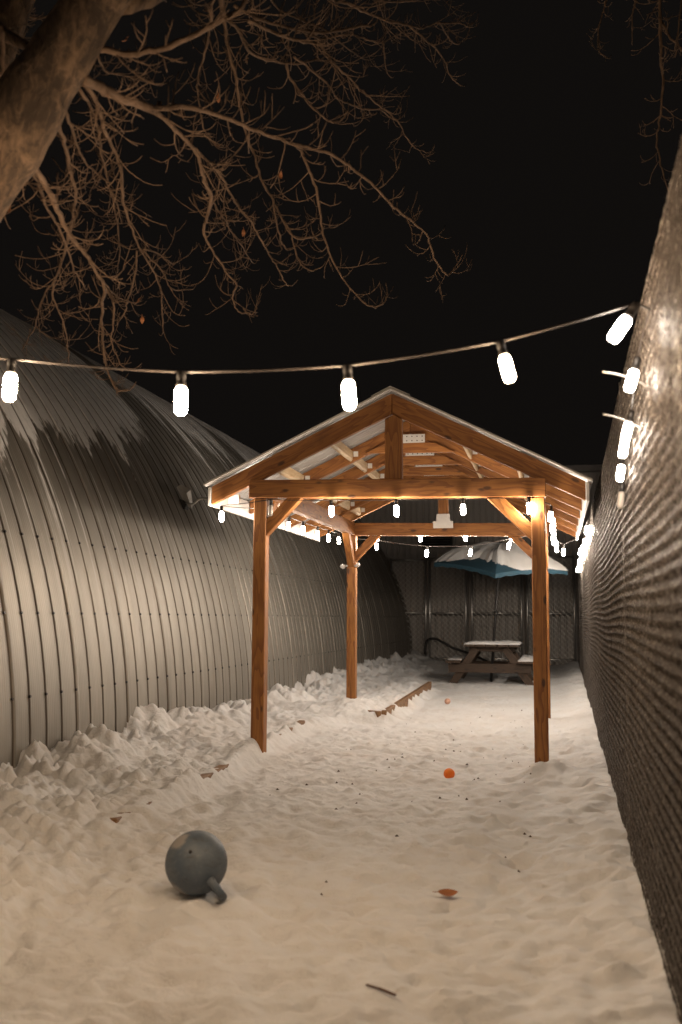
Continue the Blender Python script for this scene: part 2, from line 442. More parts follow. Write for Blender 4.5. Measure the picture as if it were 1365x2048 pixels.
def snow_h(x, y, dents=False):
    x = np.asarray(x, float); y = np.asarray(y, float)
    h = 0.035 * (fbm(x, y, 0.9, 3) - 0.5) + 0.028 * (fbm(x, y, 4.5, 4, 0.6) - 0.5)
    h += 0.02 * (fbm(x * 0.6, y * 1.4, 13.0, 3, 0.6) - 0.5)
    # raised bed with lumps on the hut's side
    xe = np.interp(y, [2, 5.3, 7, 10.4, 11.3, 11.5, 16.6, 18, 26], [-2.0, -2.44, -2.45, -2.64, -2.3, -1.985, -2.075, -2.5, -2.8])
    wd = np.interp(y, [2, 5, 11, 11.5, 16.5, 17.5], [0.3, 0.2, 0.2, 0.035, 0.035, 0.3])
    bed = sstep(-x, -xe - wd, -xe + wd)
    u1, v1 = .8 * x - .6 * y, .6 * x + .8 * y
    jx, jy = 0.05 * (fbm(x, y, 9, 3) - .5), 0.05 * (fbm(x + 40, y, 9, 3) - .5)
    bl1 = blobs(u1 + jx, v1 + jy, 4.6); bl2 = blobs(v1 * 1.02 + jx + 3, u1 + jy, 9.5); bl3 = blobs(x + jx * .5, y + jy * .5, 15.0)
    crumb = fbm(u1, v1, 7.0, 3, 0.62) - 0.5
    big = fbm(x, y, 1.7, 3)
    near = sstep(-y, -9.5, -6.0)
    chunk = 0.07 * (bl1 - .2) + 0.045 * (bl2 - .2) + 0.045 * (bl3 - .2) + 0.07 * crumb
    h += 0.010 * (bl2 - .3) * (big - .2) + 0.013 * (bl3 - .3) + 0.034 * crumb
    h += bed * (0.10 + 0.12 * (big - 0.5) + (0.3 + 0.7 * near) * chunk)
    # jagged snow leaning on the free side of the bed's timbers
    rt_ = x - xe
    h += np.where((y > 11.4) & (y < 16.8), 1, 0) * sstep(-rt_, -0.28, -0.05) * (1 - bed) * (0.05 + 0.22 * (fbm(x * .4, y, 7, 3, .6) - .42)) 
    # loose lumps spill out of the bed towards the camera
    spill = sstep(-x, 1.2, 2.3) * sstep(-y, -7.4, -4.4) * (1 - bed)
    h += spill * (0.02 + 0.5 * chunk)
    # bank thrown up against the hut
    hx = x - HUT_XB
    bank = sstep(-hx, -0.8, -0.02)
    spike = np.maximum(0, fbm(x * 0.8, y, 2.3, 3, 0.55) - 0.38)
    gap = np.exp(-((y - 7.35) / 0.22) ** 2) * sstep(-hx, -0.28, -0.12) * 0.18
    h += bank * (0.02 + spike * 0.6 + 0.75 * chunk + 0.16 * np.maximum(0, fbm(u1, v1, 7.5, 3, .6) - .5)) - gap
    # buried front edging: the snow lies about level with its top
    et = np.interp(y, [5.3, 7.0, 10.4], [0.085, 0.095, 0.12])
    xl = np.interp(y, [5.3, 7.0, 10.4], [-2.42, -2.43, -2.62])
    on = np.exp(-((x - xl) / 0.09) ** 2) * sstep(y, 4.9, 5.4) * sstep(-y, -10.9, -10.3)
    h = h * (1 - on) + on * (et + 0.008 + 0.13 * (fbm(x, y, 2.6, 3, .6) - 0.46) + 0.6 * chunk)
    # bank at the foot of the fence
    fx = (0.31 + 0.0103 * y) - x
    h += 0.07 * sstep(-fx, -0.55, -0.02) * (0.5 + fbm(x * 0.7, y, 3.5, 3)) * np.interp(y, [2, 8, 20], [0.8, 0.9, 1.6])
    h += 0.03 * sstep(-fx, -0.6, -0.1) * (fbm(x * 0.5, y, 8, 3) - 0.5)
    # small mounds at post feet
    for px, py, a, s in ((-0.11, 8.0, 0.10, 0.11), (-0.02, 8.1, 0.05, 0.1), (-2.47, 8.1, 0.08, 0.16), (-2.45, 12.0, 0.09, 0.3), (-0.11, 12.0, 0.05, 0.15), (-2.0, 8.6, 0.03, 0.4), (-1.508, 4.19, 0.028, 0.13)):
        h += a * np.exp(-((x - px) ** 2 + (y - py) ** 2) / (2 * s * s))
    # kicked-up ring round the picnic table
    d = np.hypot((x + 1.1) / 1.3, (y - 19.2) / 1.5)
    h += 0.05 * np.exp(-((d - 1) / 0.2) ** 2) * fbm(x, y, 5, 3)
    return h
def hz(x, y): return float(snow_h(np.array([x]), np.array([y]))[0])

def grow(a, b, d0, k, mx):
    out = [a]; d = d0
    while out[-1] < b:
        out.append(min(b, out[-1] + d)); d = min(mx, d * k)
    return out
def build_snow():
    xs = sorted(set([-v for v in grow(4.6, 90, 0.05, 1.25, 20)] + list(np.arange(-4.6, 0.95, 0.0165)) + grow(0.95, 90, 0.05, 1.25, 20)))
    ys = [-v for v in grow(-1.9, 60, 0.03, 1.25, 20)][::-1]
    y = 1.9 + 0.01
    while y < 27.5:
        ys.append(y); y += 0.0015 + 0.0027 * y
    ys += grow(27.6, 160, 0.2, 1.3, 25)
    ys = sorted(set(ys))
    xs = np.array(xs); ys = np.array(ys)
    X, Y = np.meshgrid(xs, ys)
    Z = snow_h(X, Y)
    for dx, dy, sa, sb, an, a in DENTS:
        i0, i1 = np.searchsorted(ys, [dy - 0.3, dy + 0.3]); j0, j1 = np.searchsorted(xs, [dx - 0.3, dx + 0.3])
        xx, yy = X[i0:i1, j0:j1] - dx, Y[i0:i1, j0:j1] - dy
        u = xx * cos(an) + yy * sin(an); v = -xx * sin(an) + yy * cos(an)
        Z[i0:i1, j0:j1] -= a * np.exp(-(u / sa) ** 2 - (v / sb) ** 2)
    me = bpy.data.meshes.new('snow_ground')
    nx, ny = len(xs), len(ys)
    co = np.stack([X, Y, Z], -1).reshape(-1, 3).astype(np.float32)
    idx = np.arange(nx * ny).reshape(ny, nx)
    q = np.stack([idx[:-1, :-1], idx[:-1, 1:], idx[1:, 1:], idx[1:, :-1]], -1).reshape(-1, 4)
    from_quads(me, co, q); me.polygons.foreach_set('use_smooth', np.ones(len(q), bool))
    return tag(link('snow_ground', me, SNOW), 'trampled warm-lit snow covering the whole yard', None, None, 'structure')
def from_quads(me, co, q):
    me.vertices.add(len(co)); me.vertices.foreach_set('co', np.asarray(co, np.float32).ravel())
    me.loops.add(q.size); me.loops.foreach_set('vertex_index', q.astype(np.int32).ravel())
    k = q.shape[1]
    me.polygons.add(len(q)); me.polygons.foreach_set('loop_start', np.arange(0, q.size, k, dtype=np.int32))
    try: me.polygons.foreach_set('loop_total', np.full(len(q), k, np.int32))
    except Exception: pass
    me.update(calc_edges=True)
build_snow()

# ------------------------------------------------------------------ round corrugated hut on the left
HUT_Y0, HUT_Y1, PANEL_W, RIB = -1.2, 26.0, 0.96, 0.24
def hut_point(a, off=0.0):
    return HUT_CX + (HUT_R + off) * cos(a), HUT_ZC + (HUT_R + off) * sin(a)
def build_hut():
    root = thing('quonset_hut', (HUT_XB, 12, 0), 'long round-roofed corrugated metal hut with snow on its upper half', 'building')
    prof = []
    for k in range(4):
        y0 = k * RIB
        prof += [(y0 + 0.012, 0.0), (y0 + 0.06, 0.002), (y0 + 0.12, 0.003), (y0 + 0.18, 0.002), (y0 + RIB - 0.034, 0.0), (y0 + RIB - 0.032, -0.016), (y0 + RIB - 0.026, -0.016), (y0 + RIB - 0.021, 0.008), (y0 + RIB - 0.009, 0.008), (y0 + RIB - 0.004, 0.002)]
    prof = [(-0.002, 0.0)] + prof[:-2] + [(PANEL_W - 0.009, 0.014), (PANEL_W + 0.016, 0.014), (PANEL_W + 0.0165, 0.004)]
    A = np.linspace(-0.06, radians(112), 56)
    co = []; nP = len(prof)
    for a in A:
        for y, o in prof:
            x, z = hut_point(a, o); co.append((x, y, z))
    idx = np.arange(len(A) * nP).reshape(len(A), nP)
    q = np.stack([idx[:-1, :-1], idx[:-1, 1:], idx[1:, 1:], idx[1:, :-1]], -1).reshape(-1, 4)
    me = bpy.data.meshes.new('wall_panel'); from_quads(me, co, q)
    n = 0; y = SEAM0
    while y < HUT_Y1 - 0.05:
        dz = rnd.uniform(-0.004, 0.004)
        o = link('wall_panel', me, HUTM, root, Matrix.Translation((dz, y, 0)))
        y += PANEL_W; n += 1
    yend = y + 0.02
    # end walls
    for yy in (SEAM0 + 0.02, yend - 0.06):
        m = MB(); N = 40
        pts = [hut_point(a, -0.03) for a in np.linspace(-0.05, pi, N)]
        v = [(x, yy, z) for x, z in pts] + [(x, yy + 0.04, z) for x, z in pts]
        m.add(v, [tuple(range(N)), tuple(range(2 * N - 1, N - 1, -1))] + [(i, i + N, (i + 1) % N + N, (i + 1) % N) for i in range(N)])
        m.build('end_wall', HUTM, root)
    # far half of the roof closes the shell
    m = MB(); A2 = np.linspace(radians(112), pi + 0.06, 16); ys = (SEAM0, yend)
    v = [(hut_point(a, 0.0)[0], yy, hut_point(a, 0.0)[1]) for a in A2 for yy in ys]
    m.add(v, [(2 * i, 2 * i + 1, 2 * i + 3, 2 * i + 2) for i in range(len(A2) - 1)])
    m.build('rear_roof', HUTM, root)
    # bolt rows
    m = MB()
    for zrow in (0.62, 1.22, 1.82):
        a = math.asin((zrow - HUT_ZC) / HUT_R)
        y = SEAM0
        while y < 26:
            if y > 5:
                yy = y - 0.03 + rnd.uniform(-.004, .004); x, z = hut_point(a, 0.002); x2, z2 = hut_point(a, 0.013)
                m.tube([(x, yy, z), (x2, yy, z2)], 0.011, 6)
            y += RIB
    tag(m.build('bolt_row', DARKM, root), kind='stuff')
build_hut()

# ------------------------------------------------------------------ dark building across the end of the yard
def build_back():
    Y = 27.0; root = thing('rear_building', (-4, Y, 0), 'dark ribbed-metal building across the far end of the yard', 'building')
    zt = 5.05
    prof = []
    W = 0.68
    for k in range(4):
        y0 = k * 0.17
        prof += [(y0, 0), (y0 + 0.02, 0.028), (y0 + 0.05, 0.028), (y0 + 0.07, 0)]
    prof.append((W, 0))
    m = MB(); v = []
    for x, o in prof: v += [(x, -o, -0.3), (x, -o, zt)]
    m.add(v, [(2 * i, 2 * i + 2, 2 * i + 3, 2 * i + 1) for i in range(len(prof) - 1)])
    me = m.mesh('siding_panel')
    for k in range(24):
        o = link('siding_panel', me, SIDING, root, Matrix.Translation((-9.6 + k * W, Y + rnd.uniform(-.004, .004), 0)))
    m = MB(); m.box((-1.4, Y + 4.05, 2.3), (16.3, 8, 5.2)); m.build('wall', SIDING, root)
    m = MB(); m.box((-1.4, Y - 0.08, zt + 0.09), (16.8, 0.3, 0.16)); m.build('roof_edge', simple('roof_edge_trim', (0.2, 0.18, 0.165), .5), root)
    f = MB(); x0, x1, z0, z1 = -3.45, -2.67, 3.12, 3.56; yv = Y - 0.075
    for c, d in (((x0, yv, (z0 + z1) / 2), (0.05, 0.07, z1 - z0 + 0.05)), ((x1, yv, (z0 + z1) / 2), (0.05, 0.07, z1 - z0 + 0.05)), (((x0 + x1) / 2, yv, z0), (x1 - x0 - 0.052, 0.068, 0.05)), (((x0 + x1) / 2, yv, z1), (x1 - x0 - 0.052, 0.068, 0.05))): f.box(c, d)
    vt = f.build('vent', VENTM, root)
    for k in range(6):
        s = MB(); s.box(((x0 + x1) / 2, yv + 0.01, z0 + 0.06 + k * 0.064), (x1 - x0 - 0.055, 0.006, 0.06), Matrix.Rotation(radians(35), 3, 'X'))
        s.build('louvre_slat', VENTM, vt)
build_back()

# ------------------------------------------------------------------ chain-link panels in front of it
def chain_grid(x0, x1, z0, z1, y, d, r):
    m = MB(); w, h = x1 - x0, z1 - z0
    for sgn in (1, -1):
        k = -h
        while k < w:
            a0 = max(0.0, -k); a1 = min(h, w - k)
            if a1 - a0 > 0.01:
                if sgn > 0: p, q = (x0 + k + a0, y, z0 + a0), (x0 + k + a1, y, z0 + a1)
                else: p, q = (x1 - k - a0, y + 0.004, z0 + a0), (x1 - k - a1, y + 0.004, z0 + a1)
                m.tube([p, q], r, 3, cap=False)
            k += d
    return m
def kennel_panel(x0, x1, z1, label, swing=0.0, y=26.3, posts=(True, True)):
    root = thing('chain_link_panel', (x0, y, 0), label, 'fence panel', 'chain-link panels across the end of the yard')
    for x in (x0 + 0.03, x1 - 0.03):
        m = MB(); m.tube([(x, y, -0.1), (x, y, z1 + 0.02)], 0.032, 8); m.lathe([(0.037, 0), (0.037, 0.02), (0.018, 0.04)], (x, y, z1 + 0.02), 8)
        m.build('post', GALV, root, True)
    for z, nm in ((z1 - 0.03, 'top_rail'), (1.33, 'middle_rail'), (0.16, 'bottom_rail')):
        m = MB(); m.tube([(x0 + 0.06, y, z), (x1 - 0.06, y, z)], 0.026, 8); m.build(nm, GALV, root, True)
    m = chain_grid(x0 + 0.06, x1 - 0.06, 0.05, z1 - 0.05, y - 0.03, 0.135, 0.005)
    tag(m.build('wire_mesh', WIRE2, root), kind='stuff')
    # lumpy frost along the middle rail
    return root
WIRE2 = simple('galvanised_wire', (0.62, 0.6, 0.56), 0.45, 0.4, 0.2, 6)
kennel_panel(-4.25, -3.27, 2.75, 'narrow chain-link panel beside the end of the round hut')
kennel_panel(-3.22, -2.22, 2.78, 'chain-link panel with a dark hose hung across it')
kennel_panel(-2.12, -0.79, 2.78, 'wide chain-link panel behind the umbrella pole')
kennel_panel(-0.70, 0.54, 2.80, 'brightly lit chain-link panel meeting the slatted fence')
m = MB()
m.tube(smooth_path([(-3.32, 26.22, .25), (-3.26, 26.2, .6), (-3.04, 26.18, .66), (-2.8, 26.18, .55), (-2.6, 26.18, .44), (-2.3, 26.18, .34), (-1.9, 26.0, .2), (-1.6, 25.9, .06)], 5), 0.032, 8)
tag(m.build('hose', BLACK, None, True), 'black hose looped along the foot of the far chain-link panels', 'hose')

# ------------------------------------------------------------------ slatted chain-link fence on the right
FENCE_D, FENCE_T = 0.31, 0.0103
FENCE_M = Matrix.Translation((FENCE_D, 0, 0)) @ Matrix.Rotation(-math.atan(FENCE_T), 4, 'Z')
FENCE_H = 2.42
def fence_pt(y, off, z): return Vector((FENCE_D + FENCE_T * y - off, y, z))
def build_fence():
    root = bpy.data.objects.new('slatted_fence', None); COL.objects.link(root)
    root.matrix_basis = FENCE_M; ORIGIN[root.name] = FENCE_M.copy()
    tag(root, 'tall dark chain-link fence filled with narrow vertical slats opposite the round hut', 'fence')
    s0, s1 = -1.4, 26.2
    pitch, step = 0.024, 0.024
    ns = int((s1 - s0) / pitch); nz = int(FENCE_H / step) + 1
    I, K, J = np.meshgrid(np.arange(ns), np.arange(nz), np.arange(3), indexing='ij')
    par = (K % 2) * 2 - 1
    jit = _dr.rand(ns, nz)[:, :, None] * 0.004 - 0.002
    y = s0 + I * pitch + par * (pitch / 2 + 0.002) + jit
    x = -0.012 - par * 0.0018 + 0.003 * np.sin(y * 1.1) + (_dr.rand(ns, nz)[:, :, None] - .5) * .005
    z = -0.02 + K * step + 0.010 * np.sin(y * 1.3 + 0.7) + (_dr.rand(ns, nz)[:, :, None] - .5) * .004
    ang = J * 2 * pi / 3
    r = 0.0016
    co = np.stack([x + r * np.cos(ang), y + r * np.sin(ang), z + r * 0.7 * np.sin(ang)], -1).reshape(-1, 3)
    idx = np.arange(ns * nz * 3).reshape(ns, nz, 3)
    a = idx[:, :-1, :]; b = np.roll(idx, -1, axis=2)[:, :-1, :]; c = np.roll(idx, -1, axis=2)[:, 1:, :]; d = idx[:, 1:, :]
    q = np.stack([a, b, c, d], -1).reshape(-1, 4)
    me = bpy.data.meshes.new('wire_mesh'); from_quads(me, co, q)
    tag(link('wire_mesh', me, WIRE, root, FENCE_M), kind='stuff')
    # vertical slats, slightly bowed, threaded behind the wire
    ns2 = int((s1 - s0) / 0.048); v = []; f = []
    zs = np.linspace(0.0, FENCE_H - 0.03, 7)
    for i in range(ns2):
        yc = s0 + i * 0.048 + 0.012 + rnd.uniform(-.003, .003); tw = rnd.uniform(-.12, .12); top = rnd.uniform(-.015, .01)
        k = len(v)
        ph = rnd.uniform(0, 6)
        for zz in zs:
            t2 = tw + 0.05 * sin(zz * 2.3 + ph)
            for wx, wo in ((-0.0225, 0.0), (0.0, -0.003), (0.0225, 0.0)):
                v.append((0.0 + wo + wx * t2, yc + wx, zz + (top if zz > 1 else 0)))
        for g in range(len(zs) - 1):
            for e in (0, 1):
                p = k + g * 3 + e; f.append((p, p + 1, p + 4, p + 3))
    m = MB(); m.v, m.f = v, f
    tag(m.build('privacy_slat', SLAT, root, False, FENCE_M), kind='stuff')
    m = MB(); m.tube([(0.03, s0, FENCE_H - 0.02), (0.03, s1, FENCE_H - 0.02)], 0.022, 8); m.build('top_rail', GALV, root, True, FENCE_M)
    for yy in (1.2, 5.1, 9.0, 12.9, 16.8, 20.7, 24.6):
        m = MB(); m.tube([(0.04, yy, -0.3), (0.04, yy, FENCE_H + 0.02)], 0.03, 10); m.lathe([(0.034, 0), (0.034, 0.02), (0.012, 0.05)], (0.04, yy, FENCE_H + 0.02), 10)
        m.build('post', GALV, root, True, FENCE_M)
        # a bright tension bar laced down the mesh at each post
        b = MB(); b.box((-0.0235, yy, FENCE_H / 2), (0.003, 0.009, FENCE_H - 0.08)); b.build('tension_bar', WIRE, root, False, FENCE_M)
    for yy, zz, L in ((3.42, 2.0, 0.12), (3.75, 1.92, 0.11)):
        b = MB(); b.tube(smooth_path([(-0.02, yy, zz - .03), (-0.05, yy + .01, zz - .01), (-0.05 - L * .5, yy + .02, zz + 0.02), (-0.05 - L, yy + .02, zz + .035)], 3), 0.0032, 5)
        b.build('tie_wire', GALV, root, True, FENCE_M)
build_fence()

# ------------------------------------------------------------------ timber pavilion
FX, RX = 0.0, 0.0
def tl(x, z): return z + 0.016 * (-0.1 - x) * max(0.0, min(1.0, z / 2.2))       # the frame sits a touch high on its left
def P3(x, y, z): return Vector((x, y, tl(x, z)))
def build_pavilion():
    root = thing('timber_pavilion', (-1.27, 10, 0), 'open timber pavilion with gable roof and four posts standing in the snow', 'pavilion')
    xl0, xl1, xr0, xr1 = -2.475, -2.365, -0.167, -0.058
    yf0, yf1, yr0, yr1 = 8.085, 8.195, 12.0, 12.11
    for x0, x1, y0, y1 in ((xl0, xl1, yf0, yf1), (xr0, xr1, yf0, yf1), (xl0, xl1, yr0, yr1), (xr0, xr1, yr0, yr1)):
        a = [P3(x0, y0, -0.25), P3(x1, y0, -0.25), P3(x1, y0, 2.165), P3(x0, y0, 2.165)]
        a[0].z = a[1].z = -0.25
        solid('post', a, (0, y1 - y0, 0), (0, 0, 1), WOOD, root, 0.006)
    # tie beams front and rear
    for y0, y1, z0, z1, x0 in ((8.08, 8.185, 2.168, 2.32, -2.52), (12.0, 12.1, 2.168, 2.32, -2.52)):
        solid('tie_beam', [P3(x0, y0, z0), P3(-0.048, y0, z0), P3(-0.048, y0, z1), P3(x0, y0, z1)], (0, y1 - y0, 0), (1, 0, 0), WOOD, root, 0.005)
    # side plates
    for x0, x1 in ((-2.465, -2.375), (-0.16, -0.066)):
        solid('side_plate', [P3(x0, 8.19, 2.17), P3(x1, 8.19, 2.17), P3(x1, 8.19, 2.325), P3(x0, 8.19, 2.325)], (0, 3.805, 0), (0, 1, 0), WOOD, root, 0.005)
    # rafters, six pairs
    ys = [8.112, 9.2, 9.95, 10.7, 11.4, 12.055]; DEP = [.177, .14, .14, .14, .14, .15]
    ax = -1.295
    for k, y in enumerate(ys):
        th = 0.05
        dp = DEP[k]
        solid('rafter', [P3(ax - .0015, y, 3.045), P3(-2.86, y, 2.27), P3(-2.86, y, 2.27 - dp * .88), P3(ax - .0015, y, 3.045 - dp)], (0, th, 0), (1.565, 0, 0.775), WOOD, root, 0.004)
        solid('rafter', [P3(ax + .0015, y, 3.045), P3(0.26, y, 2.295), P3(0.26, y, 2.295 - dp * .88), P3(ax + .0015, y, 3.045 - dp)], (0, th, 0), (-1.555, 0, 0.75), WOOD, root, 0.004)
        if 0 < k < 5:
            solid('collar_tie', [P3(ax - .42, y - .047, 2.715), P3(ax + .42, y - .047, 2.715), P3(ax + .24, y - .047, 2.805), P3(ax - .24, y - .047, 2.805)], (0, 0.044, 0), (1, 0, 0), WOOD, root, 0.003)
            pl = MB(); pl.box((ax, y - 0.051, tl(ax, 2.845)), (0.29, 0.005, 0.08)); p = pl.build('gusset_plate', PLATE, root)
            nl = MB()
            for i in range(6):
                for j in range(2): nl.tube([(ax - .12 + i * .048, y - .053, tl(ax, 2.825) + j * .04), (ax - .12 + i * .048, y - .057, tl(ax, 2.825) + j * .04)], .006, 6)
            tag(nl.build('nail_head', DARKM, p), kind='stuff')
    # king posts
    solid('king_post', [P3(-1.352, 8.098, 2.321), P3(-1.21, 8.098, 2.321), P3(-1.21, 8.098, 2.825), P3(-1.281, 8.098, 2.862), P3(-1.352, 8.098, 2.825)], (0, 0.074, 0), (0, 0, 1), WOOD, root, 0.005)
    solid('king_post', [P3(-1.35, 12.01, 2.321), P3(-1.23, 12.01, 2.321), P3(-1.23, 12.01, 2.80), P3(-1.35, 12.01, 2.80)], (0, 0.03, 0), (0, 0, 1), WOOD, root, 0.005)
    b = MB(); b.box((-1.29, 11.993, tl(-1.29, 2.30)), (0.24, 0.006, 0.085)); b.box((-1.29, 11.9945, tl(-1.29, 2.385)), (0.16, 0.006, 0.09)); b.build('gusset_plate', PLATE, root)
    # knee braces in the tie-beam planes
    for y0, s in ((8.09, 0.09), (12.01, 0.08)):
        solid('knee_brace', [P3(xl1, y0, 1.85), P3(-2.06, y0, 2.166), P3(-2.19, y0, 2.166), P3(xl1, y0, 1.985)], (0, s, 0), (1, 0, 1), WOOD, root, 0.004)
        solid('knee_brace', [P3(xr0, y0, 1.82), P3(xr0, y0, 1.955), P3(-0.385, y0, 2.166), P3(-0.525, y0, 2.166)], (0, s, 0), (-1, 0, 1), WOOD, root, 0.004)
    # knee braces under the side plates
    for x0, x1 in ((-2.46, -2.38), (-0.155, -0.07)):
        solid('knee_brace', [P3(x0, 8.198, 1.85), P3(x0, 8.198, 1.98), P3(x0, 8.39, 2.168), P3(x0, 8.52, 2.168)], (x1 - x0, 0, 0), (0, 1, 1), WOOD, root, 0.004)
        solid('knee_brace', [P3(x0, 11.998, 1.78), P3(x0, 11.998, 1.92), P3(x0, 11.77, 2.168), P3(x0, 11.63, 2.168)], (x1 - x0, 0, 0), (0, -1, 1), WOOD, root, 0.004)
    # blocking between rafters: two rows on each slope
    for k in range(5):
        y0, y1 = ys[k] + 0.053, ys[k + 1] - 0.003
        for f in (0.36, 0.66):
            for sx in (-1, 1):
                ex, ez = (-2.86, 2.192) if sx < 0 else (0.26, 2.217)
                cx = ax + (ex - ax) * f; cz = 2.956 + (ez - 2.956) * f + 0.012
                sl = math.atan2(cz - 2.956, cx - ax); dx, dz = (cos(sl), sin(sl)) if sx > 0 else (-cos(sl), -sin(sl))
                nx, nz = (-dz, dx) if dx > 0 else (dz, -dx)
                hw, hh = 0.02, 0.05
                pts = [P3(cx + a * hw * abs(dx) + b2 * hh * nx * .0 , y0, cz + a * hw * dz * (1 if dx > 0 else -1) + b2 * hh) for a, b2 in ((-1, -1), (1, -1), (1, 1), (-1, 1))]
                solid('rafter_block', pts, (0, y1 - y0, 0), (0, 1, 0), PALEWOOD, root, 0.012)
                if k < 5:
                    g = MB(); g.box((cx + 0.045, y1 - 0.004, tl(cx, cz + 0.02)), (0.045, 0.004, 0.05)); g.build('angle_bracket', PLATE, root)
    # roof sheets, five on each slope, ribbed down the slope
    RY0, RY1 = 8.03, 12.3; W = (RY1 - RY0) / 5
    for sx in (-1, 1):
        e = Vector((-2.905, 0, 2.262)) if sx < 0 else Vector((0.315, 0, 2.278))
        e.z = tl(e.x, e.z); a = Vector((ax, 0, tl(ax, 3.056)))
        for k in range(5):
            m = MB(); prof = []
            for j in range(4):
                y0 = RY0 + k * W + j * W / 4
                prof += [(y0, 0.018), (y0 + .02, 0.018), (y0 + .035, 0.0), (y0 + .075, 0.0), (y0 + .08, 0.003), (y0 + .09, 0.003), (y0 + .095, 0.0), (y0 + .14, 0.0), (y0 + .145, 0.003), (y0 + .155, 0.003), (y0 + .16, 0.0), (y0 + W / 4 - .015, 0.0)]
            prof.append((RY0 + (k + 1) * W - 0.002, 0.018))
            v = []
            for y, o in prof:
                for q in (a, e): v.append((q.x, y, q.z + o + 0.004)); 
            n = len(prof)
            top = [(x, y, z + 0.002) for x, y, z in v]
            m.add(v + top, [(2 * i, 2 * i + 1, 2 * i + 3, 2 * i + 2) for i in range(n - 1)] + [(2 * n + 2 * i, 2 * n + 2 * i + 2, 2 * n + 2 * i + 3, 2 * n + 2 * i + 1) for i in range(n - 1)]
                  + [(2 * i + 1, 2 * n + 2 * i + 1, 2 * n + 2 * i + 3, 2 * i + 3) for i in range(n - 1)] + [(0, 2 * n, 2 * n + 1, 1), (2 * n - 2, 2 * n - 1, 4 * n - 1, 4 * n - 2)])
            m.build('roof_sheet', ROOFM, root)
    z = tl(ax, 3.056) + 0.026
    m = MB(); v = []
    for y in (RY0 - 0.01, RY1 + 0.01): v += [(ax - 0.16, y, z - 0.075), (ax, y, z), (ax + 0.16, y, z - 0.075), (ax + 0.16, y, z - 0.071), (ax, y, z + 0.006), (ax - 0.16, y, z - 0.071)]
    m.add(v, [(0, 1, 7, 6), (1, 2, 8, 7), (2, 3, 9, 8), (3, 4, 10, 9), (4, 5, 11, 10), (5, 0, 6, 11), (0, 5, 4, 1), (1, 4, 3, 2), (6, 7, 10, 11), (7, 8, 9, 10)])
    m.build('ridge_cap', WHITE, root)
    # eave boards
    for x, z0, z1 in ((-2.89, 2.105, 2.262), (0.265, 2.13, 2.285)):
        solid('eave_board', [P3(x, 8.1, z0), P3(x + .024, 8.1, z0), P3(x + .024, 8.1, z1), P3(x, 8.1, z1)], (0, 4.12, 0), (0, 1, 0), WHITE, root, 0.002)
    # thin white drip trim on the gable edges
    for sx, e in ((-1, (-2.905, 2.262)), (1, (0.315, 2.278))):
        p0 = Vector((ax, 8.026, tl(ax, 3.056) + .012)); p1 = Vector((e[0], 8.026, tl(*e) + .012))
        timber('gable_trim', p0, p1, 0.012, 0.016, WHITE, root, 0.002)
    # white junction box and rope tie
    m = MB(); m.box((-2.7, 8.25, 2.215), (0.09, 0.05, 0.075)); m.build('junction_box', WHITE, root)
    t = MB()
    c = Vector((-2.42, 12.055, 1.83))
    t.tube([c + Vector((sx * .062, sy * .062, 0)) for sx, sy in ((-1, -1), (1, -1), (1, 1), (-1, 1))], 0.012, 6, closed=True)
    t.lathe([(0.01, -.03), (0.034, -.012), (0.036, .01), (0.012, .032)], c + Vector((-.1, -.07, -.01)), 10)
    t.lathe([(0.01, -.025), (0.027, -.01), (0.028, .01), (0.012, .025)], c + Vector((.085, -.065, 0.01)), 10)
    t.build('rope_tie', WHITE, root, True)
build_pavilion()

# ------------------------------------------------------------------ string lights
def lathe_mesh(prof, name, n=12):
    m = MB(); m.lathe(prof, (0, 0, 0), n); return m.mesh(name, True)
SOCK = lathe_mesh([(0.006, 0.012), (0.013, 0.01), (0.0165, 0.0), (0.0175, -0.012), (0.0165, -0.016), (0.0165, -0.036), (0.0185, -0.038), (0.0185, -0.046), (0.012, -0.047)], 'lamp_socket')
BULB = lathe_mesh([(0.013, -0.045), (0.0175, -0.052), (0.0215, -0.060), (0.0225, -0.070), (0.0225, -0.128), (0.021, -0.138), (0.0165, -0.147), (0.009, -0.1525), (0.002, -0.154)], 'bulb')
SOCK.materials.append(BLACK); BULB.materials.append(GLOW)
BULBS = {None: BULB}
for k_, g_ in GLOWS.items():
    BULBS[k_] = BULB.copy(); BULBS[k_].materials.clear(); BULBS[k_].materials.append(g_)
BULBD = BULB.copy(); BULBD.materials.clear(); BULBD.materials.append(DEADBULB)
def string_lights(label, cable, lamps, ties=(), scale=0.76, r=0.0036, glow=None):
    """cable: list of points it passes through (sag added between); lamps: (point, (tilt x, tilt y), lit)"""
    root = thing('string_lights', cable[0], label, 'string lights', 'warm string lights hung around the yard')
    m = MB(); pts = []
    for a, b in zip(cable[:-1], cable[1:]):
        a, b = Vector(a), Vector(b); L = (b - a).length
        for k in range(7):
            t = k / 7; p = a.lerp(b, t); p.z -= 0.16 * L * L * t * (1 - t) * 0.45; pts.append(p)
    pts.append(Vector(cable[-1]))
    m.tube(pts, r, 6); m.build('cable', CABLE, root, True)
    for p, tilt, lit in lamps:
        R = Matrix.Rotation(tilt[1], 4, 'Y') @ Matrix.Rotation(tilt[0], 4, 'X') @ Matrix.Rotation(rnd.uniform(0, 6), 4, 'Z') @ Matrix.Scale(scale * rnd.uniform(.95, 1.05), 4)
        mw = Matrix.Translation(Vector(p) + Vector((0, 0, -0.008))) @ R
        s = link('lamp_socket', SOCK, None, root, mw)
        link('bulb', BULBD if not lit else BULBS[lit if isinstance(lit, str) else glow], None, s, mw)
    return root
def lampset(pts, tilt=0.1): return [(p, (rnd.uniform(-tilt, tilt), rnd.uniform(-tilt, tilt)), True) for p in pts]

